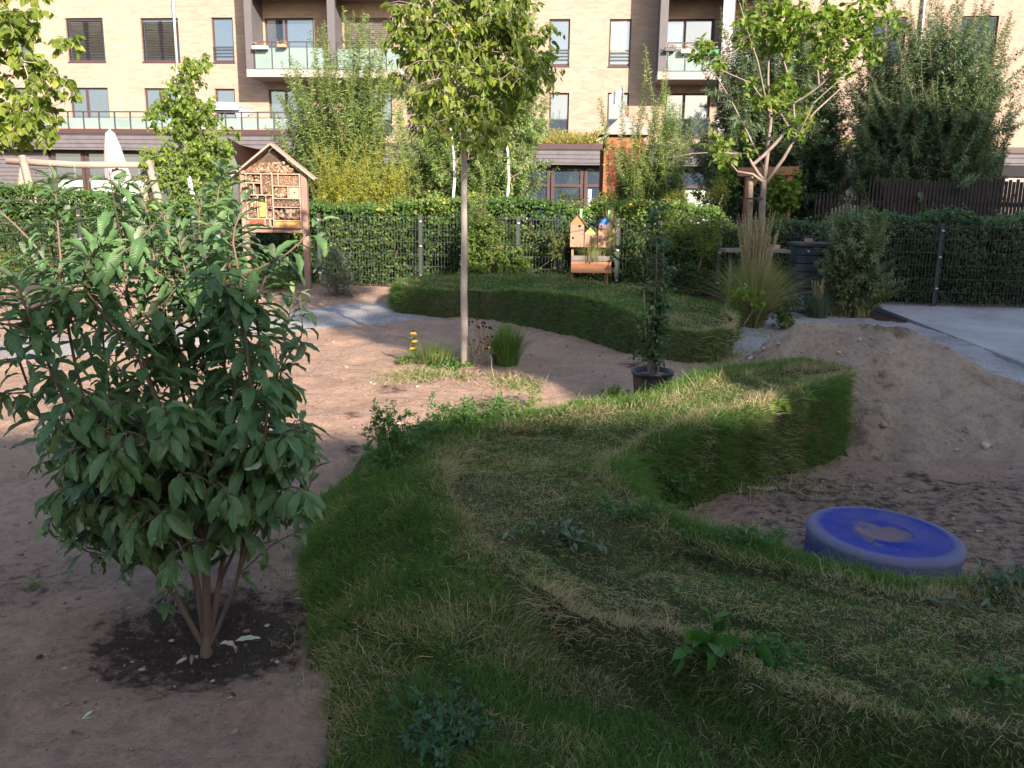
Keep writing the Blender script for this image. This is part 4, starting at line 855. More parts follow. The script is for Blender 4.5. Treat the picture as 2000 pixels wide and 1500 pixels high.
# ================================================================ hedges
def hedge(label, x0, x1, ytop, dens, leaf, thick=.8, off=.28, wild=.12, tops=None, size=.058):
    """x0..x1: world X range along the fence"""
    n = int((x1 - x0) * dens); X = rng.uniform(x0, x1, n); kind = rng.random(n)
    H = np.interp(X, *tops) if tops else np.full(n, ytop); H = H + wild * fbm(X * 1.0, X * 0 + 3, 1.6, 3) * 2
    z = rng.random(n) ** .9 * H; dpt = off + thick * rng.random(n) ** 2.2; top = kind < .30
    z = np.where(top, H - .10 * rng.random(n) ** 2 + .05 * rng.normal(size=n) * (rng.random(n) < .3), z); dpt = np.where(top, off + thick * rng.random(n), dpt)
    dpt = dpt + .16 * fbm(X, z + 5, 2.3, 3) + .05 * rng.normal(size=n)
    Y = FY(X) + dpt; e = empty('hedge', ((x0 + x1) / 2, float(FY((x0 + x1) / 2)) + .5, 0), label, 'hedge', 'hedges behind the wire fence'); lm = MB()
    hole = fbm(X, z * 1.3, 3.1, 3) > .27; kp = ~hole | (rng.random(n) < .3) | top
    pos = np.stack([X, Y, z], -1)[kp]; m = len(pos); d = rv(m, (1, .6, .5)) + np.array([0, -.35, -.35]); up = rv(m, (.5, .3, .5)) + np.array([0, -.75, .75])
    rnd = np.clip(rng.random(m) * .55 + .4 * sstep(-.2, .3, fbm(pos[:, 0], pos[:, 2] * 1.5, 1.4, 3)) + .15 * (pos[:, 2] > .9 * H[kp]), 0, .999)
    put_leaves(lm, DIAB, pos, d, up, size * rng.uniform(.6, 1.3, m), rnd)
    # twigs sticking up and stems inside
    sm = MB(); k = int((x1 - x0) * 9)
    for _ in range(k):
        x = rng.uniform(x0, x1); h = float(np.interp(x, *tops)) if tops else ytop; y = float(FY(x)) + off + thick * rng.random(); up_ = rng.random() < .5
        p0 = np.array([x, y, 0 if not up_ else h * .7]); p1 = np.array([x + rng.normal(0, .12), y + rng.normal(0, .05), h * (.85 if not up_ else 1.0 + .24 * rng.random() ** 1.5)])
        sm.tube(bez(p0, (p0 + p1) / 2 + rv(1)[0] * .04, p1, 4), [.007, .005, .003, .002] if not up_ else [.003, .0025, .002, .001], 3, cap=False)
        if up_:
            q = np.array([p0 + (p1 - p0) * f for f in np.linspace(.35, 1, 7)]); put_leaves(lm, DIAB, q, rv(7) + np.array([0, 0, .3]), rv(7) + np.array([0, -.3, 1]), size * .8)
    # inner dark sheets so that the hedge is not see-through
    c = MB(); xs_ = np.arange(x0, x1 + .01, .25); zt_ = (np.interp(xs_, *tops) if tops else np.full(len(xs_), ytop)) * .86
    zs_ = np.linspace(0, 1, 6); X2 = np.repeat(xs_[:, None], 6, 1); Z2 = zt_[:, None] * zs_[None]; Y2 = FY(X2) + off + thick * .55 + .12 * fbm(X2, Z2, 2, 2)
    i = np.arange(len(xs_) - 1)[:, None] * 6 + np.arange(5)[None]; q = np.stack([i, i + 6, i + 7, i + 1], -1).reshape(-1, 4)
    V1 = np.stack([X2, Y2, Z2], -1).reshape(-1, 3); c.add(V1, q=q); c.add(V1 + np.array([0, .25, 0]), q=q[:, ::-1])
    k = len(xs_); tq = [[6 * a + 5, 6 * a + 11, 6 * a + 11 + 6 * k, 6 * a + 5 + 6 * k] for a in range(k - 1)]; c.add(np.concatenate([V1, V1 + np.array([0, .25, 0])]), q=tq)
    c.build('dark_core', M_plain('dark hedge core', (.020, .022, .012), .95, .4, 30, .6), e)
    sm.build('twigs', M_twig, e); lm.build('leaves', leaf, e); return e
def FY(X): return 14.35 - .13 * np.asarray(X, float)
def XF(px, py=500):      # world X where the column px meets the fence line
    d = ray(px, py); t_ = 14.35 / (d[1] + .13 * d[0]); return float(d[0] * t_)
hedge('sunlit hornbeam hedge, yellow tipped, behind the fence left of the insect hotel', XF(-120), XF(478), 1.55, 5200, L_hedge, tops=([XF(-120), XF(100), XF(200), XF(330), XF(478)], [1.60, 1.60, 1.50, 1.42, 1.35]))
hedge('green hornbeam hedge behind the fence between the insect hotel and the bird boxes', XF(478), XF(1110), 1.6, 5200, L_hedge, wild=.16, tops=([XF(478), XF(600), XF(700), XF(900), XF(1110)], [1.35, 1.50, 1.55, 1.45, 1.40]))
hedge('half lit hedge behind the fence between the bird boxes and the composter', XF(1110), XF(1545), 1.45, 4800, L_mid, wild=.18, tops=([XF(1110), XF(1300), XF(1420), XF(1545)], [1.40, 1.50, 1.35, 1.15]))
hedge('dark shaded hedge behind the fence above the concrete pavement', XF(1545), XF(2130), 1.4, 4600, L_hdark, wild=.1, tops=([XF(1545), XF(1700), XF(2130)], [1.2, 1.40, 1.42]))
# ================================================================ wire fence with posts
M_wire = M_plain('dark green grey wire', (.035, .042, .040), .5, .1, 5, 0)
def FPt(X, z, off=0): return np.array([X, float(FY(X)) + off, z])
fence = empty('wire_fence', FPt(-.5, 0), 'dark double rod wire fence running along the foot of the hedges', 'fence')
def panel(xa, xb, h, z0=.06):
    m = MB(); nrow = round(h / .2)
    for k in range(nrow + 1):
        for o in (-.008, .008): m.bar(FPt(xa, z0 + k * .2, o), FPt(xb, z0 + k * .2, o), .008)
    n = int((xb - xa) / .05)
    for i in range(n + 1):
        x = xa + (xb - xa) * (i + .01) / (n + .02); m.bar(FPt(x, z0 - .02), FPt(x, z0 + h + .03), .0055)
    m.build('panel', M_wire, fence)
def fpost(x, h):
    m = MB(); m.box((x - .03, float(FY(x)) + .012, 0), (x + .03, float(FY(x)) + .055, h)); o = m.build('post', M_wire, fence)
    for z in (.3, .78, h - .12): c = MB(); c.box((x - .02, float(FY(x)) - .018, z), (x + .02, float(FY(x)) + .011, z + .025)); c.build('clip', M_alu, o)
xp = [XF(-60), XF(160), XF(382), XF(624), XF(822), XF(1012), XF(1206), XF(1405), XF(1620), XF(1836), XF(2080)]
for i in range(len(xp) - 1):
    h = 1.0 if i == 0 or i == 1 else 1.2
    if i == 2: h = .8
    panel(xp[i] + .035, xp[i + 1] - .035, h)
for x in xp: fpost(x, 1.30)
# ================================================================ insect hotel
M_hwood = M_wood('weathered red brown wood', (.25, .145, .11), .6, (3, 3, .4), grey=.4)
M_hpale = M_wood('pale frame wood', (.36, .245, .185), .7, (4, 4, 4), grey=.2)
M_roofw = M_wood('pinkish roof board', (.32, .21, .175), .7, (3, 3, 3), grey=.3)
HY = 14.15
def HP(px, py, off=0): p = P(px, py, HY - off); return p
hl = HP(486, 560); hr = HP(602, 560); ztop_ = HP(545, 282)[2]; zbox0 = HP(545, 445)[2]; zeave = HP(545, 340)[2]; xm = (hl[0] + hr[0]) / 2
hw = (hr[0] - hl[0]) / 2
hot = empty('insect_hotel', (xm, HY, float(ground_h(xm, HY))), 'tall wooden insect hotel with pointed roof standing on two posts before the fence', 'insect hotel')
for s_ in (-1, 1):
    m = MB(); x = xm + s_ * hw; m.box((x - .045, HY - .045, 0), (x + .045, HY + .045, zeave + .05)); o = m.build('post', M_hwood, hot)
    m = MB(); m.box((x - .06, HY - .06, -.05), (x + .06, HY + .06, .10)); m.build('foot', M_conc, o)
x0, x1 = xm - hw + .047, xm + hw - .047
m = MB(); m.box((x0, HY + .03, zbox0), (x1, HY + .045, zeave)); m.add([(x0, HY + .03, zeave), (x1, HY + .03, zeave), (xm, HY + .03, ztop_ - .05)], t=[[0, 1, 2]]); m.build('back_board', M_plain('dark board', (.09, .06, .045), .9), hot)
m = MB(); m.bar((x0, HY - .03, zbox0 - .035), (x1, HY - .03, zbox0 - .035), .03, .075); m.bar((x0, HY - .05, zbox0 + .01), (x1, HY - .05, zbox0 + .01), .11, .018); m.build('bottom_beam', M_hwood, hot)
ov = .19
for s_ in (-1, 1):
    m = MB(); p = np.array([xm, HY - .02, ztop_]); ex = xm + s_ * (hw + ov); sl2 = (ztop_ - zeave) / hw * .98; q = np.array([ex, HY - .02, ztop_ - sl2 * (hw + ov) * .86])
    m.bar(p + np.array([0, 0, 0]), q, .26, .028, up=(0, 1, 0) if False else (0, 0, 1)); m.build('roof_board', M_roofw, hot)
fm_ = MB(); H_ = zeave - zbox0; Wd = x1 - x0
def hx(f): return x0 + f * Wd
def hz(f): return zbox0 + f * H_
def div(a, b, c, d, w_=.016): fm_.bar((hx(a), HY - .05, hz(b)), (hx(c), HY - .05, hz(d)), w_ if a == c else .09, .09 if False else w_ if a != c else .09) if False else (fm_.box((hx(a) - w_ / 2, HY - .09, hz(b)), (hx(a) + w_ / 2, HY + .029, hz(d))) if a == c else fm_.box((hx(a), HY - .088, hz(b) - w_ / 2), (hx(c), HY + .028, hz(b) + w_ / 2)))
for a in ((0, 1, 1, 1), (0, .83, .29, .83), (0, .61, .49, .61), (0, .17, .49, .17), (0, .02, 1, .02), (.49, .78, 1, .78), (.49, .55, 1, .55), (.49, .39, 1, .39), (.49, .14, 1, .14),
          (.49, .02, .49, 1), (.02, .02, .02, 1), (.985, .02, .985, 1), (.29, .61, .29, 1), (.15, .61, .15, .83), (.21, .17, .21, .61), (.36, .17, .36, .61), (.33, .02, .33, .17), (.42, .02, .42, .17), (.77, .55, .77, .78), (.60, .78, .60, 1)): div(*a)
fm_.build('compartment_frame', M_hpale, hot)
CT = M_leaf('cut stem end', (.11, .065, .042), (.26, .17, .115), (.42, .29, .21), trans=0, rough=.9, spec=.1)
CY = M_leaf('yellow brick', (.46, .26, .08), (.5, .3, .1), trans=0, rough=.9, spec=.1)
CR = M_leaf('red block', (.36, .075, .045), (.40, .09, .055), trans=0, rough=.8, spec=.2)
CK = M_leaf('bark and cones', (.07, .045, .03), (.17, .11, .075), (.30, .22, .16), trans=0, rough=.95, spec=.1)
M_hole = M_plain('hole', (.015, .011, .010), .95)
def disc_fill(mb, a, b, c, d, r, dens, yj=.02, tri=False):
    xa, xb, za, zb_ = hx(a) + .012, hx(c) - .012, hz(b) + .012, hz(d) - .012
    n = int((xb - xa) * (zb_ - za) / (r * r) * dens)
    for _ in range(n):
        x, z = rng.uniform(xa, xb), rng.uniform(za, zb_); rr = r * rng.uniform(.5, 1.15); y = HY - .03 - rng.random() * yj; k = 7; an = np.arange(k) * 2 * math.pi / k + rng.random() * 6
        if x - rr < xa or x + rr > xb or z - rr < za or z + rr > zb_: rr = min(rr, x - xa, xb - x, z - za, zb_ - z)
        if rr < .002: continue
        ring = np.stack([x + rr * np.cos(an), np.full(k, y), z + rr * np.sin(an)], -1); v = np.concatenate([ring, ring + np.array([0, .05, 0]), [[x, y - rr * .25, z]]])
        q = [[i, (i + 1) % k, (i + 1) % k + k, i + k] for i in range(k)]; t_ = [[(i + 1) % k, i, 2 * k] for i in range(k)]
        mb.add(v, q=q, t=t_, rnd=rng.random())
def fillers(name, mat, cells, r, dens, yj=.02):
    for c in cells: m = MB(); disc_fill(m, *c, r, dens, yj); m.build(name, mat, hot)
fillers('hollow_stems', CT, [(.02, .83, .15, 1), (.36, .17, .49, .33), (.33, .02, .42, .17)], .011, .9)
fillers('cut_logs', CT, [(.15, .83, .29, 1), (.02, .61, .15, .83), (.49, .55, .77, .78), (.02, .36, .21, .61)], .026, 1.1)
fillers('pine_cones', CK, [(.29, .61, .49, 1), (.49, .39, 1, .55), (.36, .33, .49, .61), (.02, .17, .21, .36)], .015, 1.4)
fillers('straw_filling', CT, [(.60, .78, 1, 1), (.49, .78, .60, 1)], .009, 1.6)
fillers('wood_discs', CK, [(.49, .14, 1, .39)], .036, 1.3)
m = MB(); m.box((hx(.785), HY - .06, hz(.565)), (hx(.975), HY - .01, hz(.765))); o = m.build('drilled_block', M_hpale, hot); h = MB(); h.lathe([(.001, 0), (.013, 0)], 8); hh = MB(); hh.tube([(hx(.88), HY - .0645, hz(.665)), (hx(.88), HY - .05, hz(.665))], .012, 8); hh.build('hole', M_hole, o)
for (a, b, c, d) in ((.235, .20, .345, .48), (.51, .03, .965, .125)):
    m = MB(); m.box((hx(a), HY - .07, hz(b)), (hx(c), HY - .01, hz(d))); m.at['rnd'] = [(0, np.full(m.n, .4))]; o = m.build('yellow_brick', CY, hot)
    h = MB(); nx = int((hx(c) - hx(a)) / .024); nz = int((hz(d) - hz(b)) / .024)
    for i in range(nx):
        for j in range(nz): x = hx(a) + (i + .5 + .25 * (j % 2)) * (hx(c) - hx(a)) / (nx + .3); z = hz(b) + (j + .5) * (hz(d) - hz(b)) / nz; h.tube([(x, HY - .0715, z), (x, HY - .065, z)], .0055, 6)
    h.build('holes', M_plain('brick holes', (.34, .14, .03), .9), o)
m = MB(); m.box((hx(.035), HY - .075, hz(.035)), (hx(.315), HY - .01, hz(.155))); m.at['rnd'] = [(0, np.full(m.n, .4))]; o = m.build('red_block', CR, hot)
h = MB()
for i in range(7):
    if i != 3: x = hx(.07 + i * .035); h.box((x - .004, HY - .0775, hz(.065)), (x + .004, HY - .07, hz(.125)))
h.build('slots', M_hole, o)
m = MB()
for x, z, r in ((hx(.27), hz(.535), .034), (hx(.74), hz(.30), .042), (hx(.62), hz(.30), .03)):
    m = MB(); k = 10; a_ = np.arange(k) * 2 * math.pi / k; ln_ = [(r * math.sin(p), -r * math.cos(p)) for p in np.linspace(.05, math.pi - .05, 7)]
    m.lathe(ln_, 10, (x, HY - .05, z)); m.build('log_end', M_plain('grey log end', (.17, .145, .13), .9), hot, smooth=True)
m = MB(); n = 260; f = rng.random(n) ** .7; zz = zeave + .02 + (1 - f) * (ztop_ - zeave - .30); ww = (ztop_ - .06 - zz) / (ztop_ - zeave) * hw * .88
for i in range(n):
    x = xm + rng.uniform(-1, 1) * ww[i]; r = rng.uniform(.010, .028); k = 6; an = np.arange(k) * 2 * math.pi / k; ring = np.stack([x + r * np.cos(an), np.full(k, HY - .04 - rng.random() * .03), zz[i] + r * np.sin(an)], -1)
    m.add(np.concatenate([ring, ring + np.array([0, .06, 0]), [ring.mean(0) - np.array([0, r * .7, 0])]]), q=[[j, (j + 1) % k, (j + 1) % k + k, j + k] for j in range(k)], t=[[(j + 1) % k, j, 2 * k] for j in range(k)], rnd=rng.random())
m.build('pine_cones', CT, hot)
m = MB(); 
for i in range(9): z = ztop_ - .12 - i * .018; w_ = (ztop_ - .05 - z) * .62; m.bar((xm - w_, HY - .075, z), (xm + w_, HY - .075, z), .003)
m.build('mesh_screen', M_wire, hot)
# ================================================================ bird boxes above a planter on legs
BY = 13.85
def BP(px, py): return P(px, py, BY)
bl = BP(1113, 545); br_ = BP(1189, 545); bx0, bx1 = bl[0], br_[0]
brd = empty('bird_box_planter', ((bx0 + bx1) / 2, BY, 0), 'three little bird houses with red, green and blue gables above a wooden planter on legs', 'bird house')
M_orw = M_wood('orange brown wood', (.42, .20, .11), .7, (2, 2, 8)); M_boxw = M_wood('bird box plywood', (.27, .155, .10), .75, (5, 5, 2), grey=.25); M_grw = M_wood('grey plank', (.15, .12, .105), .6, (2, 2, 8), grey=.5)  # box plywood in its own brown
zA = BP(1150, 531)[2]; zB = BP(1150, 516)[2]; zC = BP(1150, 509)[2]; zD = BP(1150, 498)[2]
for x in (bx0 + .03, bx1 - .03):
    m = MB(); m.box((x - .018, BY - .02, .0), (x + .018, BY + .015, BP(1150, 480)[2])); m.build('leg', M_orw, brd)
for a, b, mt in ((zA, zB, M_orw), (zB + .004, zC, M_orw), (zC + .01, zD, M_grw)):
    m = MB(); m.box((bx0, BY - .20 - (.006 if mt is M_grw else 0), a), (bx1 + .005, BY - .17, b)); m.build('planter_board', mt, brd)
m = MB(); m.box((bx0 + .01, BY - .168, zA), (bx1 - .01, BY - .022, zC)); m.build('planter_box', M_grw, brd)
zb0 = BP(1150, 482)[2]
for xa, xb, ze, zt, c, nm, holes in ((1113, 1140, 437, 420, (.70, .14, .05), 'red gabled box', ((1131, 441, .022), (1118, 464, .019))), (1141, 1166, 456, 442, (.28, .55, .09), 'low box with green gable', ((1153, 462, .015),)), (1167, 1194, 438, 423, (.03, .20, .72), 'blue gabled box', ((1173, 441, .015), (1186, 466, .019)))):
    a, b = BP(xa, 450)[0], BP(xb, 450)[0]; z1, z2 = BP(xa, ze)[2], BP(xa, zt)[2]; c_ = (a + b) / 2; low = 'low' in nm; dy = .006 if low else 0
    m = MB(); m.box((a + .002, BY - .12 + dy, zb0), (b - .002, BY + .01, z1)); bo = m.build('nest_box', M_boxw, brd, label=nm)
    m = MB(); m.add([(a, BY - .122 + dy, z1), (b, BY - .122 + dy, z1), (c_, BY - .122 + dy, z2), (a, BY, z1), (b, BY, z1), (c_, BY, z2)], t=[[0, 1, 2], [5, 4, 3]], q=[[0, 3, 4, 1], [1, 4, 5, 2], [2, 5, 3, 0]]); m.build('gable', M_plain('paint ' + nm, c, .6, .08, 6), bo)
    for s_ in (-1, 1):
        e_ = (a if s_ < 0 else b) + s_ * (.055 if not low else .01); sl2 = (z2 - z1) / ((b - a) / 2); m = MB(); m.bar((c_, BY - .06, z2 + .014), (e_, BY - .06, z2 + .014 - abs(e_ - c_) * sl2), .17, .014); m.build('roof', M_plain('dark roofing felt', (.07, .06, .06), .9), bo)
    for hx_, hy_, r in holes:
        p = BP(hx_, hy_); m = MB(); m.tube([(p[0], BY - .1225 + dy, p[2]), (p[0], BY - .115 + dy, p[2])], r, 12); m.build('entrance_hole', M_hole, bo)
for px, y0, y1 in ((1134, 437, 408), (1189, 432, 411)):
    a, b = P(px, y0, BY + .05), P(px, y1, BY + .05); m = MB(); m.box((a[0] - .018, BY + .03, zb0 + .1), (a[0] + .018, BY + .06, b[2])); m.build('green_stake', M_plain('green paint', (.22, .50, .18), .6), brd)
# ================================================================ things behind the hedge
M_log = M_wood('round log', (.30, .225, .18), .6, (1, 8, 8), grey=.3)
SY = 17.8
sw = empty('swing_frame', (P(60, 400, SY)[0], SY, 0), 'round timber swing frame seen behind the hedge at the left', 'swing frame')
m = MB(); m.tube([P(14, 314, SY), P(150, 322, SY), P(288, 322, SY)], [.068, .066, .06], 12); m.build('beam', M_log, sw, smooth=True)
for (a, b, dy) in (((47, 312), (20, 470), .8), ((47, 312), (95, 470), -.8), ((292, 322), (262, 470), .8), ((292, 322), (345, 470), -.8)):
    p = P(*a, SY); q = P(*b, SY + dy); q[2] = 0; m = MB(); m.tube([p + np.array([0, dy * .06, .06]), q], [.075, .085], 10); m.build('leg', M_log, sw, smooth=True)
for px in (97, 145, 232, 270):
    m = MB(); a = P(px, 320, SY - .08); 
    for k in range(34):
        c = a + np.array([0, 0, -.04 * k]); s_ = .012 if k % 2 else 0; m.tube([c + np.array([-.012 + s_, 0, 0]), c + np.array([-.012 + s_, 0, -.035]), c + np.array([.012 - s_, 0.004, -.035]), c + np.array([.012 - s_, .004, 0])], .004, 4)
    m.build('chain', M_alu, sw)
# folded parasol
UY = 23.0; a = P(214, 254, UY); b = P(233, 352, UY); par = empty('parasol', (b[0], UY, 0), 'folded pale pink parasol standing behind the swing beam', 'parasol')
m = MB(); k = 28; pr = []
for i, (f, r) in enumerate(((0, .02), (.06, .10), (.3, .17), (.6, .235), (.85, .28), (1.0, .30))):
    c = a * (1 - f) + b * f; an = np.arange(k) * 2 * math.pi / k; rr = r * (1 + .16 * np.cos(7 * an + f)); pr.append(np.stack([c[0] + rr * np.cos(an), UY + rr * np.sin(an), np.full(k, c[2])], -1))
q = [[i * k + j, i * k + (j + 1) % k, (i + 1) * k + (j + 1) % k, (i + 1) * k + j] for i in range(5) for j in range(k)]; m.add(np.concatenate(pr), q=q)
m.build('canopy', M_plain('pink cloth', (.42, .31, .32), .85, .06, 3), par, smooth=True)
m = MB(); m.tube([(b[0], UY, 0), tuple(b), tuple(a + np.array([0, 0, .06]))], [.035, .035, .02], 8); m.build('pole', M_alu, par)
# brown sun sail
m = MB(); c = [P(443, 268, 24), P(470, 284, 21), P(560, 305, 24), P(475, 352, 22)]; n = 8; V = []
for i in range(n + 1):
    for j in range(n + 1): u_, v_ = i / n, j / n; V.append((c[0] * (1 - u_) + c[1] * u_) * (1 - v_) + (c[3] * (1 - u_) + c[2] * u_) * v_ - np.array([0, 0, .15 * math.sin(u_ * math.pi) * math.sin(v_ * math.pi)]))
V = np.array(V); q = [[i * 9 + j, (i + 1) * 9 + j, (i + 1) * 9 + j + 1, i * 9 + j + 1] for i in range(n) for j in range(n)]; m.add(V, q=q); m.add(V + np.array([0, .006, .006]), q=[x[::-1] for x in q])
m.build('sun_sail', M_plain('brown canvas', (.22, .12, .07), .9, .1, 3), smooth=True, label='brown canvas sun sail stretched behind the roof of the insect hotel', cat='sun sail')
# play tower
PY = 20.5; pl = P(1180, 300, PY); pr_ = P(1252, 300, PY); cx = (pl[0] + pr_[0]) / 2; hw2 = (pr_[0] - pl[0]) / 2
tw = empty('play_tower', (cx, PY, 0), 'red and orange wooden play tower with a grey pyramid roof behind the willow shoots', 'play tower')
zE = P(1215, 266, PY)[2]; zApex = P(1218, 222, PY)[2]; zO = P(1215, 291, PY)[2]; zR = .9
M_red = M_plain('red painted boards', (.19, .02, .02), .7, .15, 6); M_org = M_wood('orange stained wood', (.25, .095, .045), .75, (2, 2, 6)); M_shg = M_wood('grey shingle', (.28, .22, .21), .6, (2, 2, 12), grey=.6)
m = MB(); r = hw2 + .13; m.add([(cx - r, PY - r, zE), (cx + r, PY - r, zE), (cx + r, PY + r, zE), (cx - r, PY + r, zE), (cx, PY, zApex)], t=[[0, 1, 4], [1, 2, 4], [2, 3, 4], [3, 0, 4]], q=[[3, 2, 1, 0]]); m.build('roof', M_shg, tw)
m = MB(); m.box((cx - hw2, PY - hw2, zO), (cx + hw2, PY + hw2, zE - .01)); m.build('upper_boards', M_org, tw)
for s_ in range(8): m = MB(); a = cx - hw2 + .06 + s_ * (2 * hw2 - .1) / 8; m.box((a, PY - hw2 + .01, zR), (a + (2 * hw2 - .1) / 8 - .008, PY - hw2 + .04, zO - .003)); m.build('wall_board', M_red, tw)
for sx in (-1, 1):
    for sy in (-1, 1): m = MB(); m.box((cx + sx * hw2 - .05, PY + sy * hw2 - .05, 0), (cx + sx * hw2 + .05, PY + sy * hw2 + .05, zO - .004)); m.build('post', M_org, tw)
m = MB(); m.bar((cx + .05, PY, zApex - .02), (cx + .05, PY, P(1220, 206, PY)[2]), .06); m.build('finial_post', M_org, tw)
m = MB(); pA = P(1218, 170, PY); pB = P(1190, 198, PY); m.tube([(pA[0], PY, zApex), (pA[0], PY, pA[2] + .05)], .012, 6); o = m.build('flag_pole', M_alu, tw)
m = MB(); n = 7; V = [[pA[0] + (pB[0] - pA[0]) * (i / n), PY + .06 * math.sin(i * 1.4), pA[2] - (pA[2] - pB[2]) * .5 * (i / n) * 1.1 - j * .32 * (1 - .3 * i / n)] for i in range(n + 1) for j in (0, 1)]; m.add(V, q=[[2 * i, 2 * i + 2, 2 * i + 3, 2 * i + 1] for i in range(n)]); m.build('flag', M_plain('white flag', (.40, .42, .44), .9), o)
m = MB(); a = P(1160, 278, PY); b = P(1184, 266, PY); m.bar((a[0], PY - .2, a[2]), (b[0], PY - .2, b[2]), .6, .03); m.build('porch_roof', M_shg, tw)
# pergola
GY = 18.3; M_perg = M_wood('reddish pergola timber', (.24, .115, .065), .7, (3, 3, 3))
pg = empty('pergola', (P(1500, 400, GY)[0], GY, 0), 'reddish timber pergola posts and beam beside the trunk of the staked tree', 'pergola')
for px in (1462, 1542): p = P(px, 340, GY); m = MB(); m.box((p[0] - .06, GY - .06, 0), (p[0] + .06, GY + .06, p[2])); m.build('post', M_perg, pg)
m = MB(); m.bar(P(1440, 336, GY - .08), P(1560, 333, GY - .08), .07, .17); m.build('beam', M_perg, pg)
m = MB(); m.bar(P(1542, 372, GY - .02), P(1520, 340, GY - .02), .06, .08); m.bar(P(1462, 372, GY - .02), P(1484, 341, GY - .02), .06, .08); m.build('brace', M_perg, pg)
# shelter with orange brown beam, palisade, shed roof
cy_ = 21.5; sh = empty('shelter', (P(1680, 380, cy_)[0], cy_, 0), 'dark open shelter under an orange brown beam behind the palisade', 'shelter')
m = MB(); m.bar(P(1592, 350, cy_), P(1790, 318, cy_), .1, .28); m.build('beam', M_org, sh)
m = MB(); a = P(1592, 341, cy_); b = P(1790, 309, cy_); m.bar(a + np.array([0, 1.2, .04]), b + np.array([0, 1.2, .04]), 2.6, .05); m.build('roof', M_panel, sh)
m = MB(); m.box((a[0], cy_ + 2, 0), (b[0], cy_ + 2.1, a[2])); m.build('back_wall', M_dark, sh)
for px in (1600, 1690, 1780): p = P(px, 360, cy_); m = MB(); m.box((p[0] - .05, cy_ - .04, 0), (p[0] + .05, cy_ + .04, P(px, 352, cy_)[2] - .05)); m.build('post', M_org, sh)
WY = 17.2; pf = empty('palisade_fence', (P(1800, 400, WY)[0], WY, 0), 'tall dark fence of upright boards above the shaded hedge on the right', 'fence'); M_pal = M_wood('dark stained board', (.030, .023, .022), .6, (6, 6, .6))
xa, xb = P(1592, 400, WY)[0], P(2120, 400, WY)[0]; n = 72; bw = (xb - xa) / n; zt = P(1800, 356, WY)[2]
for i in range(n): m = MB(); h = zt + .10 * rng.random() - .3 * (i < 14); m.box((xa + i * bw, WY, .1), (xa + (i + 1) * bw - .018 - .025 * (i < 18), WY + .025, h)); m.build('board', M_pal, pf)
m = MB(); m.bar((xa, WY + .05, .5), (xb, WY + .05, .5), .04, .09); m.bar((xa, WY + .05, zt - .4), (xb, WY + .05, zt - .4), .04, .09); m.build('rail', M_pal, pf)
hY = 24.0; p0 = P(1962, 316, hY); p1 = P(2110, 316, hY); ss = empty('garden_shed', (p0[0], hY, 0), 'flat roofed grey clad shed at the right edge behind the palisade', 'shed')
m = MB(); m.box((p0[0], hY, P(1980, 323, hY)[2]), (p1[0], hY + 3, P(1980, 303, hY)[2])); m.build('fascia', M_slats, ss)
m = MB(); m.box((p0[0] - .05, hY - .03, P(1980, 345, hY)[2]), (p1[0], hY + 3.02, P(1980, 323, hY)[2] - .003)); m.build('lintel', M_dark, ss)
m = MB(); m.box((p0[0] + .05, hY + .05, 0), (p1[0], hY + 2.9, P(1980, 345, hY)[2] - .003)); m.build('wall', M_soffit, ss)
# ================================================================ composter, planks, block
CYp = 13.05; c0 = P(1541, 604, CYp); c1 = P(1607, 604, CYp); cx = (c0[0] + c1[0]) / 2; r0 = (c1[0] - c0[0]) / 2; zt = P(1573, 480, CYp)[2]
cmp_ = empty('composter', (cx, CYp, 0), 'dark grey slatted composter with a flat lid between ornamental grass and bamboo', 'composter'); M_cmp = M_plain('dark grey plastic', (.055, .062, .068), .55, .25, 5, .2)
n = 8
for i in range(n):
    z0, z1 = i * zt / n, (i + 1) * zt / n - .012; ra = r0 * (.94 + .06 * i / n); m = MB(); pts = [(-1, -.62), (-.62, -1), (.62, -1), (1, -.62), (1, .62), (.62, 1), (-.62, 1), (-1, .62)]
    v = [(cx + a * ra * (1 if z == z0 else 1.02), CYp + b * ra, z) for z in (z0, z1) for a, b in pts]; m.add(v, q=[[k, (k + 1) % 8, 8 + (k + 1) % 8, 8 + k] for k in range(8)]); m.ngon(v[8:]); m.build('slat_ring', M_cmp, cmp_)
m = MB(); m.box((cx - r0 * 1.08, CYp - r0 * 1.1, zt), (cx + r0 * 1.08, CYp + r0 * 1.1, zt + .05)); m.build('lid', M_cmp, cmp_, bevel=.01)
p = P(1579, 491, CYp - r0 * 1.04); m = MB(); m.tube([(p[0], CYp - r0 * 1.03, p[2]), (p[0], CYp - r0 * 1.07, p[2])], .016, 10); m.build('knob', M_plain('pale knob', (.5, .5, .5), .5), cmp_)
p = P(1575, 477, CYp); m = MB(); m.box((p[0] - .05, CYp - .1, zt + .052), (p[0] + .06, CYp - .02, zt + .11)); m.build('brick', M_plain('pinkish brick', (.34, .20, .16), .9), label='small brick lying on the composter lid', cat='brick', bevel=.006)
tY = 12.7; m0 = P(1411, 487, tY); m1 = P(1536, 490, tY); tb = empty('trestle_planter', ((m0[0] + m1[0]) / 2, tY, 0), 'weathered plank trestle half hidden in the ornamental grass', 'planter')
m = MB(); m.box((m0[0], tY - .2, m0[2] - .03), (m1[0], tY + .2, m0[2] + .012)); m.build('plank', M_grw, tb)
for px in (1430, 1508): p = P(px, 500, tY); m = MB(); m.box((p[0] - .02, tY + .05, 0), (p[0] + .02, tY + .09, m0[2] - .032)); m.build('leg', M_grw, tb)
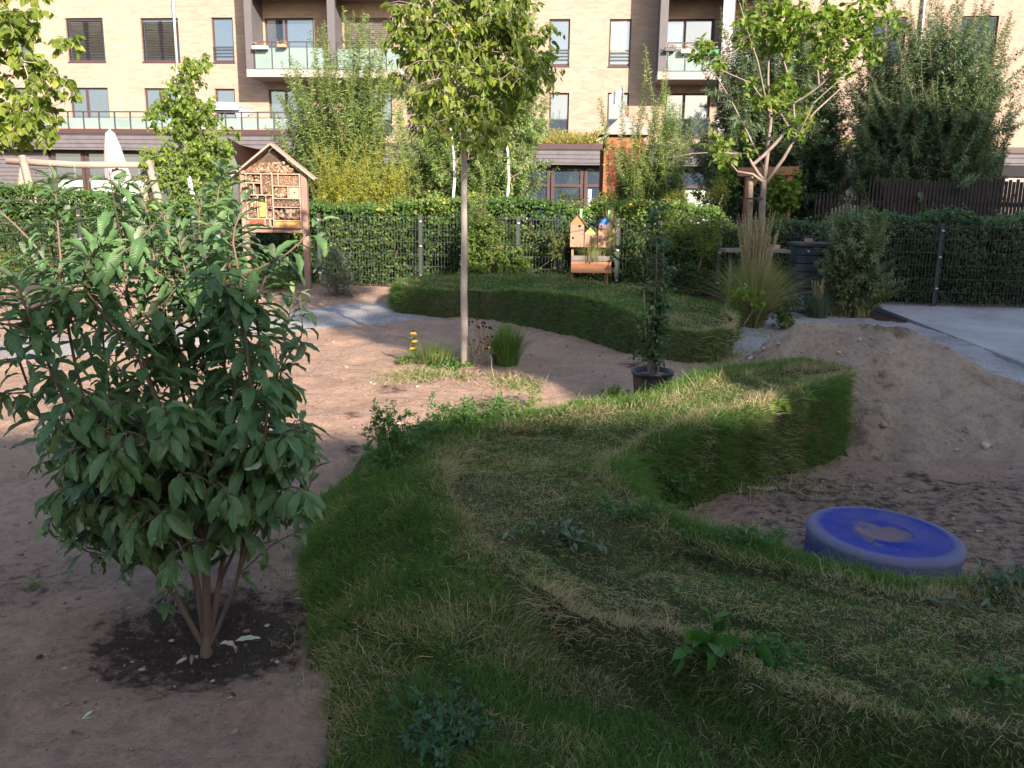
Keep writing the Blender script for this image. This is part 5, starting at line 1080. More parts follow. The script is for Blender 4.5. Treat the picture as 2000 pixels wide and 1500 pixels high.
for px, w_, y0, lab in ((1457, .09, 478, 'pale wood block on the left half of the trestle plank'), (1513, .05, 478, 'narrow pale wood block on the right end of the trestle plank')):
    p = P(px, y0, tY); m = MB(); m.box((p[0] - w_, tY - .1, m0[2] + .014), (p[0] + w_, tY + .02, p[2])); m.build('wood_block', M_hpale, label=lab, cat='wood block')
p = G(1586, 664); b = empty('paving_block', (p[0], p[1], ground_h(p[0], p[1])), 'grey concrete block lying tilted at the back of the sand heap', 'concrete block', rz=-.3)
m = MB(); M_ = Matrix.Translation((p[0], p[1] + .1, ground_h(p[0], p[1]) + .03)) @ Euler((.1, .12, -.35)).to_matrix().to_4x4(); m.box((-.17, -.11, -.03), (.17, .11, .085), M_); m.build('block', M_plain('blue grey concrete', (.20, .20, .215), .85), b, bevel=.008)
m = MB(); m.box((-.22, -.16, -.06), (.20, -.112, .0), M_); m.build('strip', M_rail, b)
# ================================================================ blue tub
tc = G(1728, 1040, .27); TUBR = .302
tub = empty('blue_tub', (tc[0], tc[1] + .03, 0), 'big round blue plastic tub turned upside down with sand on its base', 'tub')
tub.rotation_euler = (R(1.0), R(2.4), 0)
t = NT('blue plastic'); v = t.pos(); s_ = t.n('SeparateXYZ', {0: v}); rad = t.math('SQRT', t.math('ADD', t.math('POWER', s_.outputs[0], 2.0), t.math('POWER', s_.outputs[1], 2.0)))
n1 = t.noise(7, 7, .7, v); n2 = t.noise(60, 5, .7, v); c = t.ramp(n1, [(.3, (.016, .027, .19)), (.7, (.026, .042, .265))])
wear = t.ramp(t.math('ADD', rad, t.math('MULTIPLY', t.math('SUBTRACT', n2, .5), .05)), [(.25, 0.0), (.275, .7), (.31, .8), (.33, .3)])
wear = t.math('MULTIPLY', wear, t.ramp(s_.outputs[2], [(.17, .08), (.235, 1.0)]))
c = t.mix(wear, c, (.15, .145, .18)); 
sand = t.math('ADD', t.math('SUBTRACT', .105, rad), t.math('MULTIPLY', t.math('SUBTRACT', n1, .47), .50)); up = t.ramp(s_.outputs[2], [(.24, 0.0), (.25, 1.0)])
c = t.mix(t.math('MULTIPLY', t.math('MULTIPLY', t.ramp(sand, [(.0, 0.0), (.035, .8)]), up), 1.0), c, (.17, .115, .08))
c = t.mix(t.math('MULTIPLY', t.ramp(t.noise(3, 6, .7, v), [(.44, 0.0), (.62, .6)]), up), c, (.095, .09, .145))
c = t.mix(t.math('MULTIPLY', t.ramp(n2, [(.62, 0.0), (.7, .5)]), .5), c, (.14, .14, .24))
c = t.mix(t.math('MULTIPLY', t.ramp(t.noise(9, 6, .75, t.pos((1, 1, .25))), [(.5, 0.0), (.7, .5)]), t.ramp(s_.outputs[2], [(.0, 1.0), (.24, .2)])), c, (.16, .13, .14))
M_tub = t.done(t.bsdf(c, .65, t.bump(n2, .25, .003), .10))
m = MB(); pr = [(.312, 0), (.311, .02), (.302, .20)]
for a in np.linspace(0, 90, 8): pr.append((TUBR - .020 + .030 * math.cos(R(a)) * 1.0, .240 + .025 * math.sin(R(a))))
pr += [(.258, .2665), (.252, .262), (.243, .2605), (.20, .260), (.126, .2605), (.122, .265), (.116, .2655), (.112, .261), (.06, .259), (.0005, .2585)]
m.lathe([(a, b) for a, b in pr], 96, (tc[0], tc[1] + .03, 0)); 
mm = Matrix.Translation(tub.location) @ tub.rotation_euler.to_matrix().to_4x4() @ Matrix.Translation(-tub.location); m.v = [xf(mm, q_) for q_ in m.v]
m.build('tub_body', M_tub, tub, smooth=True)
# ================================================================ plants in the garden
# potted shrub
pY = G(1275, 722, .30); pc_ = np.array([pY[0], pY[1], 0]); pot = empty('plant_pot', pc_, 'black round plastic pot on the sand behind the near turf bank', 'plant pot')
M_pot = M_plain('black plastic', (.016, .017, .020), .45, .2, 4, .1, spec=.45)
m = MB(); m.lathe([(.127, 0), (.129, .005), (.152, .24), (.154, .262), (.166, .268), (.167, .292), (.161, .297), (.152, .292), (.146, .25)], 40, pc_, cap0=True); m.build('pot_body', M_pot, pot, smooth=True)
m = MB(); m.lathe([(.001, .268), (.06, .266), (.136, .258)], 24, pc_); m.build('potting_soil', M_ground, pot, smooth=True)
ps = empty('potted_shrub', pc_ + np.array([0, 0, .26]), 'tall narrow dark shrub tied to canes growing in the black pot', 'shrub'); sm = MB(); lm = MB()
b0 = pc_ + np.array([0, 0, .25]); nt_ = 12
for i in range(nt_):
    top_ = P(1274 + rng.uniform(-24, 26), rng.uniform(440, 600), pY[1] + rng.uniform(-.07, .07)) if i > 3 else P(1280 + rng.uniform(-9, 9), rng.uniform(375, 430), pY[1]); b = b0 + np.array([rng.uniform(-.05, .05), rng.uniform(-.04, .04), 0])
    c = bez(b, (b + top_) / 2 + rv(1)[0] * np.array([.05, .04, 0]), top_, 12); sm.tube(c, np.linspace(.006, .002, 12), 4, cap=False)
    n = 95; f = np.clip(rng.random(n) * .86 + .14, 0, 1) * 11; pos = np.stack([np.interp(f, np.arange(12), c[:, k]) for k in range(3)], -1) + rv(n, (.035, .035, .02)); put_leaves(lm, OVAL, pos, rv(n, (1, 1, .6)) + np.array([0, 0, .25]), rv(n, (.4, .4, .4)) + np.array([0, -.3, 1]), .052 * rng.uniform(.6, 1.2, n))
for tx, ty in ((1238, 640), (1232, 700), (1250, 660), (1306, 660), (1240, 690)): 
    q = P(tx, ty, pY[1]); c = bez(b0 + np.array([0, 0, .15]), (b0 + q) / 2 + np.array([0, 0, .1]), q, 8); sm.tube(c, np.linspace(.003, .0015, 8), 4, cap=False); n = 16; f = np.linspace(2, 7, n); pos = np.stack([np.interp(f, np.arange(8), c[:, k]) for k in range(3)], -1) + rv(n) * .008; put_leaves(lm, OVAL, pos, rv(n, (1, 1, .6)), rv(n, (.3, .3, .3)) + np.array([0, 0, 1]), .045)
sm.build('stems', M_bark, ps, smooth=True); lm.build('leaves', M_leaf('dark shrub leaf', (.035, .075, .028), (.065, .120, .042), (.11, .19, .07), trans=.3), ps)
m = MB()
for dx, tp in ((-.03, 560), (.05, 600)): a = b0 + np.array([dx, .02, 0]); t2 = P(1268 + dx * 100, tp, pY[1]); m.tube([a, (t2[0] + dx, t2[1], t2[2])], .005, 5)
m.build('cane', M_straw, ps)
# ornamental grass, bamboo, lavender
def tuft(name, label, c, n, L, spread, rnd_lo, rnd_hi, wd=.0035, cat='ornamental grass', upright=1.0, stalks=0, sh=1.2, mat=None, r0=.15):
    e = empty(name, c, label, cat); m = MB(); a = rng.uniform(0, 6.28, n); lean = np.abs(rng.normal(0, spread, n)); pos = np.array(c) + np.stack([np.cos(a) * r0 * rng.random(n), np.sin(a) * r0 * rng.random(n), np.zeros(n)], -1)
    K = 6; s_ = np.linspace(0, 1, K); Ls = L * rng.uniform(.5, 1.15, n); d0 = np.stack([np.cos(a), np.sin(a), 0 * a], -1); side = nrm(np.cross(d0, [0, 0, 1.]) + rv(n) * .3)
    pts = pos[:, None] + d0[:, None] * (lean[:, None, None] * Ls[:, None, None] * (s_[None, :, None] ** 1.5)) + np.array([0, 0, 1.]) * (Ls[:, None, None] * (s_ - .42 * lean[:, None] * s_ ** 2.4)[:, :, None]) * upright
    w_ = wd * (1 - s_) ** .6; V = np.stack([pts - side[:, None] * w_[None, :, None], pts + side[:, None] * w_[None, :, None]], 2).reshape(-1, 3)
    o = (np.arange(n) * 2 * K)[:, None, None]; q = (np.array([[2 * k, 2 * k + 1, 2 * k + 3, 2 * k + 2] for k in range(K - 1)])[None] + o).reshape(-1, 4)
    m.add(V, q=q, rnd=np.repeat(rng.uniform(rnd_lo, rnd_hi, n), 2 * K), lon=np.tile(np.repeat(s_, 2), n)); m.build('blades', mat or M_grass, e)
    if stalks:
        m = MB(); lmv = MB()
        for _ in range(stalks):
            an = rng.uniform(0, 6.28); l = sh * rng.uniform(.75, 1.1); tp = np.array(c) + np.array([math.cos(an) * l * .22 * rng.random(), math.sin(an) * .15 * rng.random(), l]); cc = bez(c, (np.array(c) + tp) / 2 + rv(1)[0] * .02, tp, 5); m.tube(cc, np.linspace(.003, .002, 5), 3, cap=False)
            k = 26; f = rng.uniform(.62, 1, k)[:, None]; pp = np.array(c) * (1 - f) + tp * f; put_leaves(lmv, DIA, pp, rv(k, (.4, .4, .3)) + np.array([0, 0, 1.]), rv(k), .028, np.full(k, .8))
        m.build('stalks', M_straw, e); lmv.build('seed_heads', M_grass, e)
    return e
g = P(1468, 640, 11.2); tuft('ornamental_grass', 'big clump of ornamental grass with tall straw coloured plumes around the staked tree', (g[0], 11.2, 0), 3800, .95, .46, .42, 1.0, stalks=120, sh=1.35)
g = P(1430, 640, 11.0)
b = base_at(1665, 12.4); sb = shoots('bamboo', 'fine leaved bamboo clump arching beside the composter', b, .30,
    tips_px([(1655, 410, 45, 30, 16), (1700, 440, 50, 30, 18), (1640, 440, 30, 30, 8), (1730, 520, 25, 40, 9), (1660, 480, 70, 40, 22), (1765, 545, 15, 12, 3), (1690, 560, 40, 20, 8)], 12.4, .35), L_bamb, .085, NAR2, M_twigy, space=.020, first=.30, out=.3, cat='bamboo', droop=.18, sub=7, tilt=.5)
g = base_at(1600, 12.3); tuft('lavender', 'grey green lavender with faded flower spikes at the foot of the composter', (g[0], 12.2, 0), 500, .42, .5, .2, .6, stalks=22, sh=.5, cat='lavender', mat=L_gherb)
g = base_at(1545, 12.2); bush('ground_herb', 'low leafy herb at the composter foot, left of the lavender', [(1545, 590, 22, 14)], 12.1, .15, 24, L_gherb, .05, OVAL, cat='herb', tw=False)
bush('ground_herb', 'broad leaved seedling in front of the ornamental grass', [(1460, 580, 26, 22)], 10.6, .12, 14, L_fresh, .075, OVALB, per=2, along=3, cat='herb')
bush('ground_herb', 'leafy herb at the right foot of the turf bank end', [(1530, 625, 26, 20)], 11.0, .15, 20, L_mid, .055, OVAL, cat='herb')
# plants at the foot of the fence
bush('grey_shrub', 'grey green young shrub standing before the fence right of the insect hotel', [(660, 540, 30, 35), (655, 505, 16, 22)], 13.6, .3, 85, L_gherb, .05, NAR2, per=4, spread=.13, along=7)
bush('low_shrub', 'olive green low shrub between the posts of the insect hotel', [(545, 545, 32, 28), (520, 525, 20, 20)], 14.0, .25, 80, L_mid, .045, OVAL, per=3, spread=.10)
bush('low_shrub', 'sunlit low shrub left of the insect hotel foot', [(440, 540, 50, 26), (370, 545, 40, 20)], 14.0, .25, 110, L_mid, .05, OVAL)
bush('low_shrub', 'yellow green low growth at the fence foot far left', [(60, 545, 60, 22), (150, 540, 50, 20), (10, 520, 30, 30)], 14.6, .25, 120, L_fresh, .055, OVAL)
bush('leafy_shrub', 'tall dark leafy shrub before the fence left of the bird boxes', [(925, 500, 30, 55), (1000, 510, 35, 40), (950, 450, 18, 40)], 13.9, .25, 160, L_mid, .06, OVAL, per=4)
bush('leafy_shrub', 'bright leafy shrub before the fence between trunk of the slim tree and bird boxes', [(935, 430, 22, 50), (960, 470, 25, 40), (1090, 470, 15, 40)], 13.95, .2, 130, L_mid, .055, NAR2, per=4, droop=.1)
bush('leafy_shrub', 'shaded shrub before the fence between the bird boxes and the potted shrub', [(1240, 480, 18, 40), (1330, 540, 50, 30), (1250, 530, 25, 20)], 13.3, .3, 90, L_hdark, .055, OVAL, per=4)
bush('tall_weeds', 'yellow green tall weeds rising above the hedge before the dark glass doors', [(1180, 400, 25, 30), (1330, 400, 40, 30), (1400, 380, 25, 30), (1110, 400, 25, 22)], 15.6, .3, 150, L_yel, .06, NAR2, per=4, droop=-.2, spread=.16)
bush('leafy_shrub', 'sunlit tall shrub before the fence left of the ornamental grass', [(1385, 460, 30, 50), (1350, 430, 25, 40), (1310, 440, 20, 50)], 13.5, .25, 110, L_fresh, .055, NAR2, per=4, droop=0)
tuft('planter_grass', 'wispy straw grass growing out of the wooden planter under the bird boxes', (BP(1155, 500)[0], BY - .1, zC), 260, .42, .5, .35, .95, wd=.003, cat='grass tuft', r0=.22)
tuft('planter_grass', 'upright golden grass plume at the right side of the bird boxes', (BP(1190, 500)[0], BY - .1, zC), 420, .80, .14, .60, 1.0, wd=.0035, cat='grass tuft', r0=.04)
p = P(1219, 562, 13.2); bush('conifer_seedling', 'small yellow green conifer seedling behind the far turf bank', [(1219, 562, 6, 16)], 12.9, .05, 30, L_fresh, .03, NAR2, per=3, spread=.04, along=5, cat='seedling')
for x, yb, h, lab in ((1265, 380, .0, ''),): pass
# flower patch
def coneflower(m_s, m_p, m_c, base, top, size=.042, npet=12, droop=.35, lean=(0, 0, 1)):
    c = bez(base, (np.array(base) + top) / 2 + rv(1)[0] * .015, top, 6); m_s.tube(c, .0032, 4, cap=False)
    a = np.arange(npet) * 2 * math.pi / npet + rng.random(); d = np.stack([np.cos(a), np.sin(a), np.full(npet, -droop)], -1) + rv(npet) * .1; put_leaves(m_p, OVAL, np.repeat([top], npet, 0), d, np.tile([0, 0, 1.], (npet, 1)), size * rng.uniform(.8, 1.1, npet))
    m_c.lathe([(.0135, -.003), (.015, .004), (.012, .014), (.006, .020), (.0005, .0215)], 9, top)
M_petal = M_leaf('orange yellow petal', (.62, .24, .02), (.80, .42, .03), trans=.3, rough=.6); M_cone = M_plain('dark cone', (.022, .012, .010), .9); M_gstem = M_plain('green stem', (.10, .16, .05), .7)
fY = 8.15
def flower_plant(label, base_px, tops, sizes=.034, leaf=True, cat='flower'):
    b = P(base_px[0], base_px[1], fY); b[2] = ground_h(b[0], b[1]); e = empty('coneflower', b, label, cat, 'coneflowers'); s_, p_, c_ = MB(), MB(), MB()
    for x, y in tops: coneflower(s_, p_, c_, b + np.array([rng.uniform(-.01, .01), 0, 0]), P(x, y, fY), sizes * 1.3)
    if leaf:
        n = 12; tp = P(*tops[0], fY); f = rng.random(n)[:, None] * .75; put_leaves(p2 := MB(), OVAL, b * (1 - f) + tp * f, rv(n, (1, 1, .2)) + np.array([0, 0, .5]), np.tile([0, 0, 1.], (n, 1)), .09 * rng.uniform(.6, 1.2, n)); p2.build('leaves', L_herb, e)
    s_.build('stem', M_gstem, e, smooth=True); p_.build('petals', M_petal, e); c_.build('cone', M_cone, e, smooth=True)
flower_plant('tall yellow coneflower with three blooms standing alone left of the tree', (803, 735), [(807, 648), (809, 663), (805, 677)])
flower_plant('coneflower bloom just right of the tree trunk, topmost of the dried clump', (925, 735), [(912, 628)], .03, False)
flower_plant('coneflower bloom hanging just left of the tree trunk', (910, 735), [(903, 656)], .028, False)
flower_plant('coneflower bloom low beside the trunk, drooping petals', (920, 735), [(912, 673)], .03, False)
flower_plant('coneflower bloom at the right of the dried clump', (945, 735), [(953, 676)], .03, False)
flower_plant('small yellow coneflower blooms among the low herbs left of the trunk', (835, 745), [(828, 696), (853, 690)], .022, False)
b = P(935, 735, fY); b[2] = ground_h(b[0], b[1]); e = empty('dried_flower_clump', b, 'dried brown coneflower stalks with dark seed heads right of the tree trunk', 'dried flowers'); s_, c_, l_ = MB(), MB(), MB()
for i in range(26):
    bb = b + np.array([rng.uniform(-.09, .09), rng.uniform(-.06, .06), 0]); tp = P(rng.uniform(912, 966), 618 + abs(rng.normal(0, 34)), fY + rng.uniform(-.1, .1)); c = bez(bb, (bb + tp) / 2 + rv(1)[0] * .012, tp, 5); s_.tube(c, .0021, 4, cap=False); c_.lathe([(.008, -.004), (.0115, .003), (.008, .012), (.0005, .016)], 7, tp)
    n = 1; f = rng.random(n)[:, None]; put_leaves(l_, OVAL, bb * (1 - f) + tp * f, rv(n, (1, 1, .2)) + np.array([0, 0, -1.]), rv(n), .035)
s_.build('stems', M_plain('dry stem', (.16, .105, .075), .9), e); c_.build('seed_heads', M_cone, e, smooth=True); l_.build('dry_leaves', M_leaf('withered leaf', (.11, .075, .05), (.2, .14, .10), trans=.1), e)
tuft('green_clump', 'dense dark green clump of narrow leaves at the right of the dried flowers', (P(988, 745, 8.25)[0], 8.25, 0.02), 1000, .42, .42, .05, .62, wd=.004, cat='plant', r0=.12)
tuft('green_clump', 'low sprawling green clump left of the tree trunk', (P(850, 745, 8.25)[0], 8.2, 0.02), 900, .24, .9, .1, .8, wd=.003, cat='plant', r0=.2)
bush('ground_herb', 'low bright leafed herb at the foot of the tree trunk', [(900, 735, 26, 12), (860, 745, 25, 8)], 8.0, .12, 44, L_herb, .045, OVAL, per=3, spread=.06, cat='herb', tw=False)
bush('ground_herb', 'small low herb under the lone coneflower', [(795, 742, 20, 8)], 8.2, .1, 18, L_mid, .04, OVAL, per=2, spread=.05, cat='herb', tw=False)
# weeds along and on the near turf bank
def on_bank(px, py):
    for z in np.linspace(.6, -.05, 66):
        g = G(px, py, z)
        if max(bank1(g[:1], g[1:2])[0][0], ground_h(g[0], g[1])) >= z: return np.array([g[0], g[1], z])
    return G(px, py, 0)
def weed(label, px, py, rx, ry, n, leaf, size, T=OVAL, name='weed', h=.14, per=3, along=5, spread=.05, droop=.1, cat='weed', group=None):
    b = on_bank(px, py); e = empty(name, b, label, cat, group); bm, lm = MB(), MB(); tg = b + rv(n, (rx, ry, 0)) + np.array([0, 0, 1.]) * np.abs(rng.normal(h * .6, h * .4, n))[:, None]
    for t_ in tg: bm.tube(bez(b + rv(1)[0] * np.array([rx * .4, ry * .4, 0]), (b + t_) / 2 + np.array([0, 0, .01]), t_, 4), .0016, 3, cap=False)
    twig_leaves(lm, bm, tg, per, spread, size, T, droop, along, up0=.7, twr=.0009); bm.build('stems', M_gstem, e); lm.build('leaves', leaf, e); return e
weed('bushy bright green weed at the left foot of the near turf bank', 768, 905, .08, .10, 70, L_herb, .022, h=.22, per=4, along=6)
weed('leafy weeds trailing along the back edge of the near bank, first from the left', 850, 855, .09, .10, 46, L_herb, .020, h=.12, per=4)
weed('leafy weeds on the back edge of the near bank beside the bright weed', 905, 838, .07, .08, 36, L_herb, .020, h=.10, per=4)
weed('small upright weeds at the back edge of the bank, in front of the flower patch', 960, 818, .10, .08, 44, L_herb, .020, h=.09, per=4)
weed('single taller sprig at the back edge of the bank, left of the black pot', 1042, 800, .03, .03, 12, L_fresh, .024, h=.16, per=3)
weed('pale leaved rosette on the back edge of the bank in a spot of sun', 1205, 778, .07, .03, 14, L_fresh, .05, h=.05, per=2, along=3)
weed('round leaved clover clump at the bottom edge of the bank', 868, 1440, .06, .07, 70, M_leaf('clover leaf', (.030, .085, .040), (.055, .125, .060), trans=.3), .022, OVALB, 'clover', h=.04, per=3, along=3, spread=.02, cat='clover')
weed('broad leaved plantain with a tall yellowish leaf on the near bank', 1392, 1275, .05, .03, 13, L_herb, .065, OVALB, 'plantain', h=.05, per=2, along=2, spread=.03, cat='weed')
weed('feathery weed just right of the plantain', 1490, 1300, .06, .03, 34, L_herb, .018, h=.06, per=4, along=6)
weed('big spiny thistle at the right edge behind the blue tub', 1975, 1160, .10, .05, 16, L_gherb, .055, NAR2, 'thistle', h=.05, per=4, along=4, spread=.06, cat='thistle')
weed('grey leaved rosette on the top of the near bank', 1110, 1050, .08, .04, 14, L_gherb, .055, NAR2, h=.015, per=3, along=3)
weed('dark green clover growing at the inner corner of the bank', 1305, 960, .07, .05, 50, L_herb, .02, OVALB, 'clover', h=.08, per=3, along=4, cat='clover')
weed('sunlit bindweed leaves on the far arm of the near bank', 1515, 800, .06, .03, 8, L_fresh, .05, OVALB, h=.04, per=1, along=2)
weed('small fern like weed at the right of the near bank', 1935, 1345, .03, .02, 9, L_herb, .02, h=.03, per=3, along=4)
weed('low herb on the bank top left of the blue tub', 1450, 1062, .08, .03, 26, L_herb, .022, h=.05, per=3)
weed('low herb at the corner of the bank top near the rosette', 1235, 1010, .08, .05, 34, L_herb, .02, h=.04, per=3)
weed('lone seedling in the lower left of the sandy ground', 65, 1152, .02, .02, 6, L_mid, .018, h=.01, per=2, along=2, cat='seedling')
for px, py, lab in ((1020, 585, 'left part'), (1120, 600, 'middle part'), (1100, 560, 'back edge')):
    pass
m = MB(); N = 2600; X = rng.uniform(-1.6, 2.7, N); Y = rng.uniform(8.8, 13.3, N); z, s_, dT, iT = bank2(X, Y); k = (z > .02) & (fbm(X, Y, 1.3, 3) > -.02); X, Y, z = X[k], Y[k], z[k]; n = len(X)
put_leaves(m, OVALB, np.stack([X, Y, z + .045 + .03 * rng.random(n)], -1), rv(n, (1, 1, .3)), rv(n, (.4, .4, .2)) + np.array([0, -.4, .8]), .032 * rng.uniform(.6, 1.3, n)); m.build('clover_cover', L_herb, kind='stuff')
m = MB(); N = 3800; X = rng.uniform(-1.1, 3.2, N); Y = rng.uniform(1.5, 6.2, N); z, s_, dT, iT = bank1(X, Y); k = (z > .02) & (fbm(X + 7, Y, 1.7, 3) > .12); X, Y, z = X[k], Y[k], z[k]; n = len(X)
put_leaves(m, OVALB, np.stack([X, Y, z + .018 + .02 * rng.random(n)], -1), rv(n, (1, 1, .3)), rv(n, (.4, .4, .2)) + np.array([0, -.2, .9]), .016 * rng.uniform(.6, 1.3, n)); m.build('clover_cover', L_herb, kind='stuff')
# fallen leaves
LF = [t_fine(.18, .25, .02, .35, seed=s_) for s_ in range(3)] + [t_fine(.16, 1.2, .05, .9, seed=5, twist=.6)]
M_pale = M_leaf('pale fallen leaf', (.42, .50, .34), (.50, .56, .42), trans=.15, rib=(.60, .62, .50)); M_dryl = M_leaf('dry fallen leaf', (.36, .28, .20), (.48, .40, .32), trans=.1, rib=(.5, .42, .32)); M_yell = M_leaf('yellow leaf', (.55, .52, .20), (.60, .55, .25), trans=.2, rib=(.6, .6, .4))
for px, py, L_, ang, mt, tp, lab in ((160, 1408, .105, .7, M_pale, 0, 'large pale green leaf lying on the bare soil at the lower left'), (683, 1200, .045, 1.4, M_pale, 1, 'narrow pale leaf on the left slope of the turf bank'), (620, 1345, .04, 1.5, M_pale, 2, 'small pale leaf at the left edge of the turf near the bottom'),
      (575, 1172, .035, 0, M_pale, 0, 'small whitish leaf on the soil between shrub and turf bank'), (1852, 1362, .045, 1.45, M_dryl, 3, 'shrivelled beige leaf standing on the turf at the lower right'), (1097, 1178, .035, 1.2, M_yell, 3, 'crumpled yellow and white leaf on the step of the bank'),
      (1442, 1022, .03, -.8, M_dryl, 3, 'curled pale leaf on the dark soil left of the tub'), (1368, 998, .03, .2, M_dryl, 1, 'brownish leaf on the soil at the inner foot of the bank'), (60, 955, .05, 0, M_pale, 2, 'bluish white leaf on the soil at the left edge'), (120, 1310, .022, .4, M_yell, 0, 'tiny orange leaf on the soil at the lower left'),
      (560, 1395, .05, .8, M_dryl, 1, 'pale green curled leaf lying under the left edge of the bottom turf'), (430, 1262, .08, .3, M_dryl, 3, 'withered grey leaf beside the foot of the foreground shrub'), (460, 1255, .09, .35, M_pale, 1, 'long narrow pale leaf in the planting hollow of the shrub'), (385, 1290, .07, 2.2, M_dryl, 3, 'curled grey leaf below the stem of the foreground shrub'), (1905, 1040, .05, -.3, M_pale, 1, 'thin whitish blade lying right of the tub'),
      (1680, 935, .04, .9, M_dryl, 0, 'small pale leaf on the soil under the sand heap'), (345, 1300, .05, 1.1, M_dryl, 1, 'flat dry leaf left of the shrub stem in the hollow')):
    p = on_bank(px, py); p = p + np.array([0, 0, .006 + .02 * (p[2] > .1)]); m = MB(); put_leaves(m, LF[tp], [p], [[math.cos(ang), math.sin(ang), .12]], [[rng.normal() * .2, -.3, 1]], L_)
    m.build('fallen_leaf', mt, smooth=True, label=lab, cat='leaf', group='leaves fallen on the ground')
p = on_bank(1487, 957); m = MB(); c = np.array([p + np.array([(-.075 + .15 * i / 8), .012 * math.sin(i), .012]) for i in range(9)]); m.tube(c, .0012, 4, rnd=.5)
for i in range(9): put_leaves(m, NAR2, [c[i]] * 2, [[.35, 1, .1], [.35, -1, .1]], [[0, 0, 1.]] * 2, .035)
m.build('fallen_frond', M_leaf('bleached frond', (.45, .42, .22), (.58, .55, .36), trans=.1), label='bleached feathered frond lying on the soil at the foot of the bank', cat='leaf')
for px, py, r, lab in ((1008, 742, .020, 'grey stone at the right edge of the flower patch'), (724, 752, .018, 'white stone left of the flower patch'), (333, 1225, .012, 'pale pebble left of the shrub stem in the hollow'), (521, 1210, .013, 'rounded pebble right of the shrub stem'), (815, 763, .02, 'pinkish stone in front of the lone coneflower')):
    p = G(px, py); p[2] = ground_h(p[0], p[1]) + r * .3; m = MB(); put_leaves(m, (ico, None, icf), [p], [[1, .3, 0]], [[0, 0, 1.]], r, np.array([.75])); o = m.build('stone', M_peb, smooth=True, label=lab, cat='stone', group='loose stones')
# ================================================================ the large shrub close by
LT = [t_fine(.195, cv, wv, .42, seed=s_, twist=tw_) for s_, (cv, wv, tw_) in enumerate(((.55, .022, 0), (.9, .03, .2), (.35, .018, -.2), (1.25, .03, .1), (.7, .035, -.3), (.2, .02, .2)))]
L_shrub = M_leaf('leathery shrub leaf', (.058, .132, .046), (.110, .205, .070), (.23, .30, .13), back=(.32, .38, .28), trans=.24, rough=.48, rib=(.085, .15, .06), spec=.5, yellow=(.35, .34, .04))
bsh = G(402, 1268, -.06); bz = ground_h(bsh[0], bsh[1]); sb_ = np.array([bsh[0], bsh[1], bz - .01]); SHY = bsh[1]
shr = empty('leafy_shrub', sb_, 'large leafy shrub with long drooping leaves filling the left foreground in a planting hollow', 'shrub')
st, lv = [MB() for _ in range(2)], [MB() for _ in range(1)]; lv = lv[0]; stm = st[0]
def sp(px, py, dy=0): return P(px, py, SHY + dy)
stm.tube([sb_ + np.array([0, 0, -.04]), sb_ + np.array([.002, 0, .02]), sb_ + np.array([.008, 0, .07]), sb_ + np.array([.014, 0, .13])], [.027, .024, .021, .009], 12)
crown0 = sb_ + np.array([.004, 0, .015])
def shoot(path, r0, r1, f0, n, size, k=10, hang=.6):
    c = np.array(path); 
    t_ = np.linspace(0, len(c) - 1, k); i = np.clip(t_.astype(int), 0, len(c) - 2); 
    tt = (t_ - i)[:, None]; p0 = c[np.clip(i - 1, 0, None)]; p1 = c[i]; p2 = c[i + 1]; p3 = c[np.clip(i + 2, None, len(c) - 1)]
    q = .5 * (2 * p1 + (p2 - p0) * tt + (2 * p0 - 5 * p1 + 4 * p2 - p3) * tt ** 2 + (3 * p1 - p0 - 3 * p2 + p3) * tt ** 3)
    stm.tube(q, np.linspace(r0, r1, k), 6, cap=False)
    s_ = np.sort(f0 + (1 - f0) * (np.arange(n) + rng.random(n) * .6) / n) * (k - 1); pos = np.stack([np.interp(s_, np.arange(k), q[:, a]) for a in range(3)], -1)
    g_ = np.gradient(q, axis=0); tg = nrm(np.stack([np.interp(s_, np.arange(k), g_[:, a]) for a in range(3)], -1)); an = np.arange(n) * 2.4 + rng.random() * 6 + rng.normal(0, .4, n)
    h = np.stack([np.cos(an), np.sin(an) * .9, np.zeros(n)], -1); tip = (s_ / (k - 1)) ** 3; young = np.clip(tip, 0, 1)
    d = h + tg * (.35 + .9 * young[:, None]) + np.array([0, 0, -1.]) * (hang * (1 - young) + .15 * rng.random(n))[:, None]; pet = pos + nrm(d) * .012
    up = np.array([0, 0, 1.]) * 1.0 + tg * .5 + rv(n) * .22
    sz = size * rng.uniform(.72, 1.15, n) * (1 - .5 * young ** 2); rnd = np.clip(.35 * rng.random(n) + .5 * young + .12, 0, .94); rnd = np.where(rng.random(n) < .0015, .99, rnd)
    wh = rng.integers(0, len(LT), n)
    for w_ in range(len(LT)):
        m_ = wh == w_
        if m_.any(): put_leaves(lv, LT[w_], pet[m_], d[m_], up[m_], sz[m_], rnd[m_])
    for a, b_ in zip(pos[::1], pet[::1]): stm.tube([a, b_], .0016, 3, cap=False)
    return q
